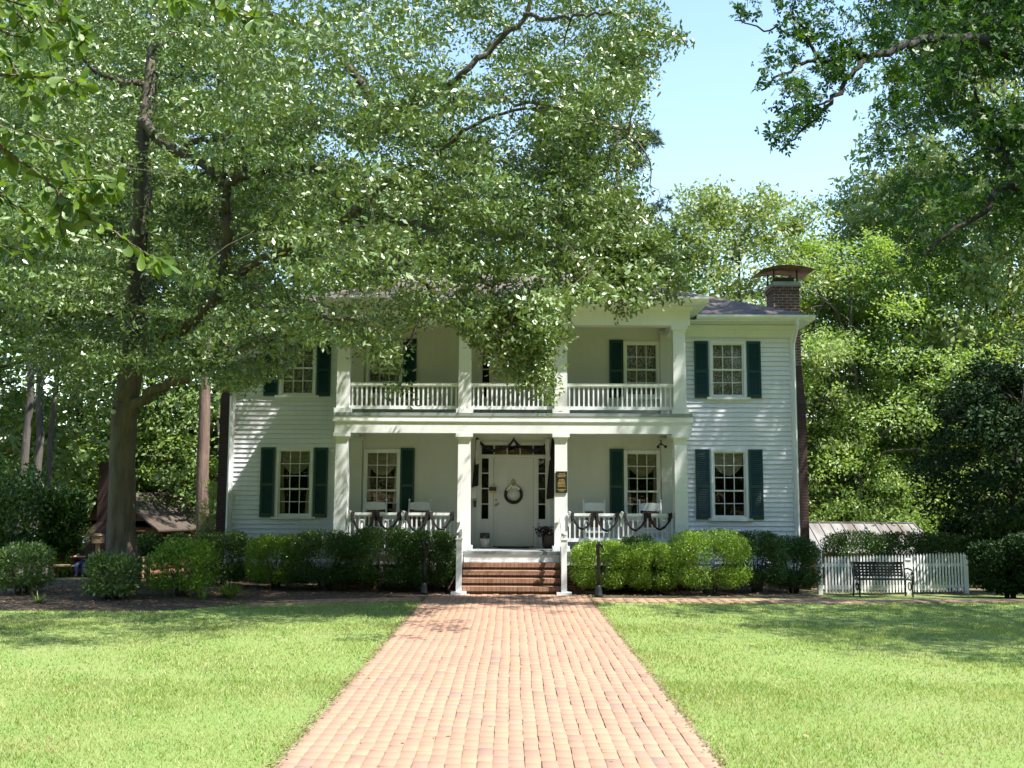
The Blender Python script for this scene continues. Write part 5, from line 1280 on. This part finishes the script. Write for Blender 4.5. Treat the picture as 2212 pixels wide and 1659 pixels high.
# bench
bx0, bx1, by = 7.62, 8.78, 23.0; bz = gz(8.2, 23.0)
bo = thing('garden_bench', ((bx0+bx1)/2, by, bz), 'black iron garden bench in front of the white picket fence', 'bench')
b = MB()
for k in range(5): b.box(bx0+.03, bx1-.03, by-.2+k*.085, by-.2+k*.085+.065, bz+.385, bz+.405)
b.build('seat', M['iron'], bo)
b = MB()
for k in range(5):
    z = bz+.44+k*.062; y = by+.24+.05*(k/4); b.box(bx0+.03, bx1-.03, y, y+.015, z, z+.042)
for k in range(13):
    x = bx0+.06+k*(bx1-bx0-.12)/12; b.bar((x, by+.235, bz+.43), (x, by+.30, bz+.72), .045, .012)
b.bar((bx0+.02, by+.30, bz+.735), (bx1-.02, by+.30, bz+.735), .03, .04); b.build('backrest', M['iron'], bo)
for x in (bx0, bx1):
    b = MB(); b.tube([(x, by+.24, bz), (x, by+.22, bz+.2), (x, by+.2, bz+.40), (x, by+.30, bz+.755)], .018, 7); b.tube([(x, by-.20, bz), (x, by-.17, bz+.2), (x, by-.21, bz+.39), (x, by-.17, bz+.56)], .018, 7); b.bar((x, by-.22, bz+.385), (x, by+.22, bz+.385), .025, .035)
    b.torus((x, by-.03, bz+.24), .085, .012, 'x', 18, 6); b.torus((x, by-.12, bz+.47), .05, .01, 'x', 16, 5); b.torus((x, by+.06, bz+.47), .06, .01, 'x', 16, 5); b.build('side_frame', M['iron'], bo)
    b = MB(); b.tube([(x, by+.24, bz+.60), (x, by+.05, bz+.625), (x, by-.16, bz+.605), (x, by-.235, bz+.57), (x, by-.24, bz+.53), (x, by-.20, bz+.52)], .017, 7); b.build('arm', M['iron'], bo)
# shed
sx0, sx1, sy = 8.8, 13.15, 33.5; szg = -1.15
so = thing('tin_roofed_shed', ((sx0+sx1)/2, sy, szg), 'low shed with a patchy tin roof behind the hedge at the right', 'shed')
b = MB(); b.box(sx0, sx1, sy-1.4, sy+1.4, szg-.3, .42); b.build('wall', M['wood'], so)
b = MB(); vs = []
for x, o_ in ((sx0-.3, 0), (sx1-.35, 0)): vs += [(x-.0, sy-1.75, .32), (x+(.35 if x > sx0 else 0)+.0, sy-1.75, .30), (x, sy, 1.22), (x, sy+1.75, .32)]
b.add([(sx0-.3, sy-1.75, .32), (sx1+.30, sy-1.75, .32), (sx1-.15, sy, 1.22), (sx0-.3, sy, 1.22), (sx1+.30, sy+1.75, .32), (sx0-.3, sy+1.75, .32)], [(0,1,2,3), (3,2,4,5), (1,4,2)])
for k in range(14):
    x = sx0-.3+k*.36; e = min(1.0, 1.0); b.bar((x, sy-1.76, .335), (min(x, sx1-.17), sy, 1.235), .025, .03)
b.box(sx0-.32, sx1-.13, sy-.06, sy+.06, 1.22, 1.25); b.build('roof', M['tin'], so)

# ------------------------------------------------------------------ left: log cabin, person, small things
cb = thing('log_cabin', (-13.87, 40.5, gz(-13.87, 40.5)), 'small old log cabin with a shingled roof behind the oak trunk', 'cabin'); cz = gz(-13.87, 40.5)
ca = R(-19)
def cp(u, v, z): return (-13.87+u*cos(ca)-v*sin(ca), 40.5+u*sin(ca)+v*cos(ca), cz+z)
cw, cl, ch, cr = 1.75, 2.3, 2.25, 3.28        # half width (u), half length (v), wall height, ridge
b = MB(); nlog = 8
for k in range(nlog):
    z = .12+k*(ch-.2)/nlog; r = (ch-.2)/nlog*.5
    for u in (-cw, cw): b.tube([cp(u, -cl-.15, z), cp(u, cl+.15, z)], r, 8)
    for v in (-cl, cl): b.tube([cp(-cw-.15, v, z), cp(cw+.15, v, z)], r, 8)
b.build('log_wall', M['log'], cb)
for v in (-cl, cl):
    b = MB(); b.add([cp(-cw, v-.02, ch), cp(cw, v-.02, ch), cp(0, v-.02, cr-.05), cp(-cw, v+.06, ch), cp(cw, v+.06, ch), cp(0, v+.06, cr-.05)], [(0,1,2),(5,4,3),(0,3,4,1),(1,4,5,2),(2,5,3,0)]); b.build('gable', M['log'], cb)
b = MB(); e = .4
for s in (-1, 1):
    q = [cp(s*(cw+.45), -cl-e, ch-.30), cp(s*(cw+.45), cl+e, ch-.30), cp(0, cl+e, cr+.02), cp(0, -cl-e, cr+.02)]
    b.add(q+[(a, b_, c_-.06) for a, b_, c_ in q], [(0,1,2,3),(7,6,5,4),(0,4,5,1),(1,5,6,2),(3,2,6,7),(0,3,7,4)])
b.build('roof', M['woodroof'], cb)
b = MB(); b.add([cp(cw+.12, -.35, .1), cp(cw+.12, .25, .1), cp(cw+.12, .25, 1.55), cp(cw+.12, -.35, 1.55)], [(0,1,2,3)]); b.build('door', M['dark'], cb)
b = MB(); pts = [cp(a, v, z) for z in (-.3, 1.8, 2.2, 4.4) for a, v in (((-.7,-cl-.75),(.7,-cl-.75),(.7,-cl-.12),(-.7,-cl-.12)) if z < 1.9 else ((-.36,-cl-.62),(.36,-cl-.62),(.36,-cl-.12),(-.36,-cl-.12)))]
b.add(pts, [(4*i+j, 4*i+(j+1) % 4, 4*i+4+(j+1) % 4, 4*i+4+j) for i in range(3) for j in range(4)]+[(12,13,14,15)]); b.build('chimney', M['darkbrick'], cb)
# grindstone
gx, gy_ = -11.75, 33.0; g0 = gz(gx, gy_); o = thing('grindstone', (gx, gy_, g0), 'round pale grindstone on a spindly wooden stand right of the oak trunk', 'grindstone')
b = MB(); b.torus((gx, gy_, g0+.95), .10, .06, n=24, k=8); b.lathe([(.15,-.04),(.15,.04)], (0,0,0), 20); b.v = [(gx+(x), gy_+z_, g0+.95+y_) if i >= 24*8 else (x, y_, z_) for i, (x, y_, z_) in enumerate(b.v)]; b.build('wheel', M['stone'], o)
b = MB()
for s in (-1, 1):
    for t in (-1, 1): b.bar((gx+s*.12+.10*s, gy_+t*.35, g0), (gx+s*.12, gy_+t*.15, g0+.95), .04, .04)
    b.bar((gx+s*.12, gy_-.4, g0+.92), (gx+s*.12, gy_+.4, g0+.92), .05, .06)
b.build('stand', M['wood'], o)
# wooden box on a post
wx, wy = at(229, 829, 36)[0], 36.0; g0 = gz(wx, wy); zc = at(229, 1172, 36)[2]; o = thing('post_box', (wx, wy, g0), 'pale wooden box on a post just left of the oak trunk', 'post box')
b = MB(); b.box(wx-.06, wx+.06, wy-.06, wy+.06, g0-.1, zc-.14); b.build('post', M['wood'], o)
b = MB(); b.box(wx-.16, wx+.16, wy-.16, wy+.16, zc-.139, zc+.12); b.build('box', M['wood'], o); b = MB(); b.frustum(wx, wy, zc+.121, zc+.19, .40, .16); b.build('lid', M['wood'], o)
# glass lamp hanging from the oak
lp = np.array(at(246, 897, 20.55)); o = thing('hanging_lantern', tuple(lp), 'small pale glass globe hanging against the oak trunk under the lowest limb', 'lantern')
b = MB(); b.ball(tuple(lp), .055); b.build('globe', M['stoneware'], o); b = MB(); b.lathe([(.03,0),(.05,.02),(.02,.06)], (lp[0], lp[1], lp[2]+.05), 12); b.build('cap', M['iron_grey'], o)
b = MB(); b.tube([(lp[0], lp[1], lp[2]+.11), (lp[0]-.02, lp[1]+.02, lp[2]+.2), (lp[0]+.12, lp[1]+.30, lp[2]+.22)], .008, 5); b.build('hook', M['iron_grey'], o)
# bench with a seated person
hx, hy = at(203, 829, 38)[0], 38.0; hz = gz(hx, hy)
o = thing('plank_bench', (hx, hy, hz), 'low plank bench under the person beside the cabin', 'bench'); b = MB(); b.box(hx-1.3, hx+.45, hy-.05, hy+.35, hz+.40, hz+.45); b.build('plank', M['wood'], o)
for s in (-1.15, .3):
    b = MB(); b.box(hx+s-.04, hx+s+.04, hy-.02, hy+.30, hz-.05, hz+.40); b.build('leg', M['wood'], o)
def person():
    o = thing('person', (hx, hy, hz), 'seated person in dark green shirt, blue jeans and blue grey cap', 'person')
    J = {}; E_ = []; Rd = {}
    def j(n, p, r, par=None):
        J[n] = (hx+p[0], hy+p[1], hz+p[2]); Rd[n] = r
        if par: E_.append((par, n))
    j('pel', (0,.18,.55), .145); j('waist', (-.01,.17,.72), .125, 'pel'); j('chest', (-.03,.10,.92), .15, 'waist'); j('neckb', (-.04,.06,1.07), .075, 'chest'); j('neck', (-.045,.04,1.13), .055, 'neckb'); j('head', (-.05,.01,1.24), .088, 'neck'); j('crown', (-.05,.02,1.34), .075, 'head')
    for s, n in ((-1,'l'), (1,'r')):
        j(n+'sh', (s*.17-.03,.09,1.01), .07, 'chest'); j(n+'el', (s*.23-.05,-.06,.78), .046, n+'sh'); j(n+'wr', (s*.14-.18,-.22,.76), .030, n+'el'); j(n+'palm', (s*.12-.22,-.28,.77), .030, n+'wr')
        for k in range(4): j(n+'f%da' % k, (s*.12-.25+.018*(k-1.5), -.325-.006*(2-abs(k-1.5)), .772), .011, n+'palm'); j(n+'f%db' % k, (s*.12-.258+.018*(k-1.5), -.355-.006*(2-abs(k-1.5)), .750), .009, n+'f%da' % k)
        j(n+'ta', (s*.12-.19, -.30, .80), .012, n+'palm'); j(n+'tb', (s*.12-.195, -.335, .805), .010, n+'ta')
        j(n+'hip', (s*.10,.14,.52), .105, 'pel'); j(n+'kn', (s*.13-.06,-.27,.50), .075, n+'hip'); j(n+'an', (s*.12-.06,-.24,.10), .048, n+'kn'); j(n+'toe', (s*.13-.07,-.40,.045), .04, n+'an')
    names = list(J); me = bpy.data.meshes.new('body_skeleton'); me.from_pydata([J[n] for n in names], [(names.index(a), names.index(b)) for a, b in E_], [])
    t = bpy.data.objects.new('body_skeleton', me); COL.objects.link(t)
    md = t.modifiers.new('skin', 'SKIN'); md.use_smooth_shade = True; sv = me.skin_vertices[0].data
    for i, n in enumerate(names): sv[i].radius = (Rd[n], Rd[n]); sv[i].use_root = (n == 'pel')
    t.modifiers.new('sub', 'SUBSURF').levels = 1
    dg = bpy.context.evaluated_depsgraph_get(); bm_ = bpy.data.meshes.new_from_object(t.evaluated_get(dg)); bpy.data.objects.remove(t)
    V = np.zeros(len(bm_.vertices)*3); bm_.vertices.foreach_get('co', V); V = V.reshape(-1, 3)
    for mt in (M['skin'], M['shirt'], M['jeans'], M['rust']): bm_.materials.append(mt)
    for p in bm_.polygons:
        c = np.array(p.center)-np.array([hx, hy, hz])
        k = 1
        if c[2] > 1.09: k = 0
        elif c[2] < .085: k = 3
        elif c[2] < .64 and abs(c[0]) < .45: k = 2
        if c[1] < -.14 and c[2] > .70: k = 0
        p.material_index = k; p.use_smooth = True
    bm_.transform(Matrix.Translation((-hx, -hy, -hz))); link_mesh('body', bm_, o)
    b = MB(); q = (hx-.05, hy-.015, hz)
    for s in (-1, 1): b.ball((q[0]+s*.03, q[1]-.068, q[2]+1.255), .010, 0, 8)
    b.build('eyes', M['eye'], o)
    b = MB(); b.tube([(q[0], q[1]-.075, q[2]+1.255), (q[0], q[1]-.098, q[2]+1.222), (q[0], q[1]-.078, q[2]+1.215)], [.008,.013,.008], 6); b.ball((q[0], q[1]-.078, q[2]+1.19), .018, 0, 8, (1.3,.4,.35))
    for s in (-1, 1): b.ball((q[0]+s*.088, q[1]+.01, q[2]+1.245), .022, 0, 8, (.4,.7,1.2))
    b.build('face', M['skin'], o)
    b = MB(); b.lathe([(.098,1.285),(.103,1.30),(.10,1.35),(.075,1.395),(.02,1.41)], (q[0], q[1]+.01, q[2]), 18); b.grid(lambda u, v: (q[0]+(u-.5)*.17, q[1]-.07-.11*v*(1-(2*u-1)**2*.5), q[2]+1.29-.02*v), 8, 4); b.build('cap', M['hat'], o)
    return o
person()
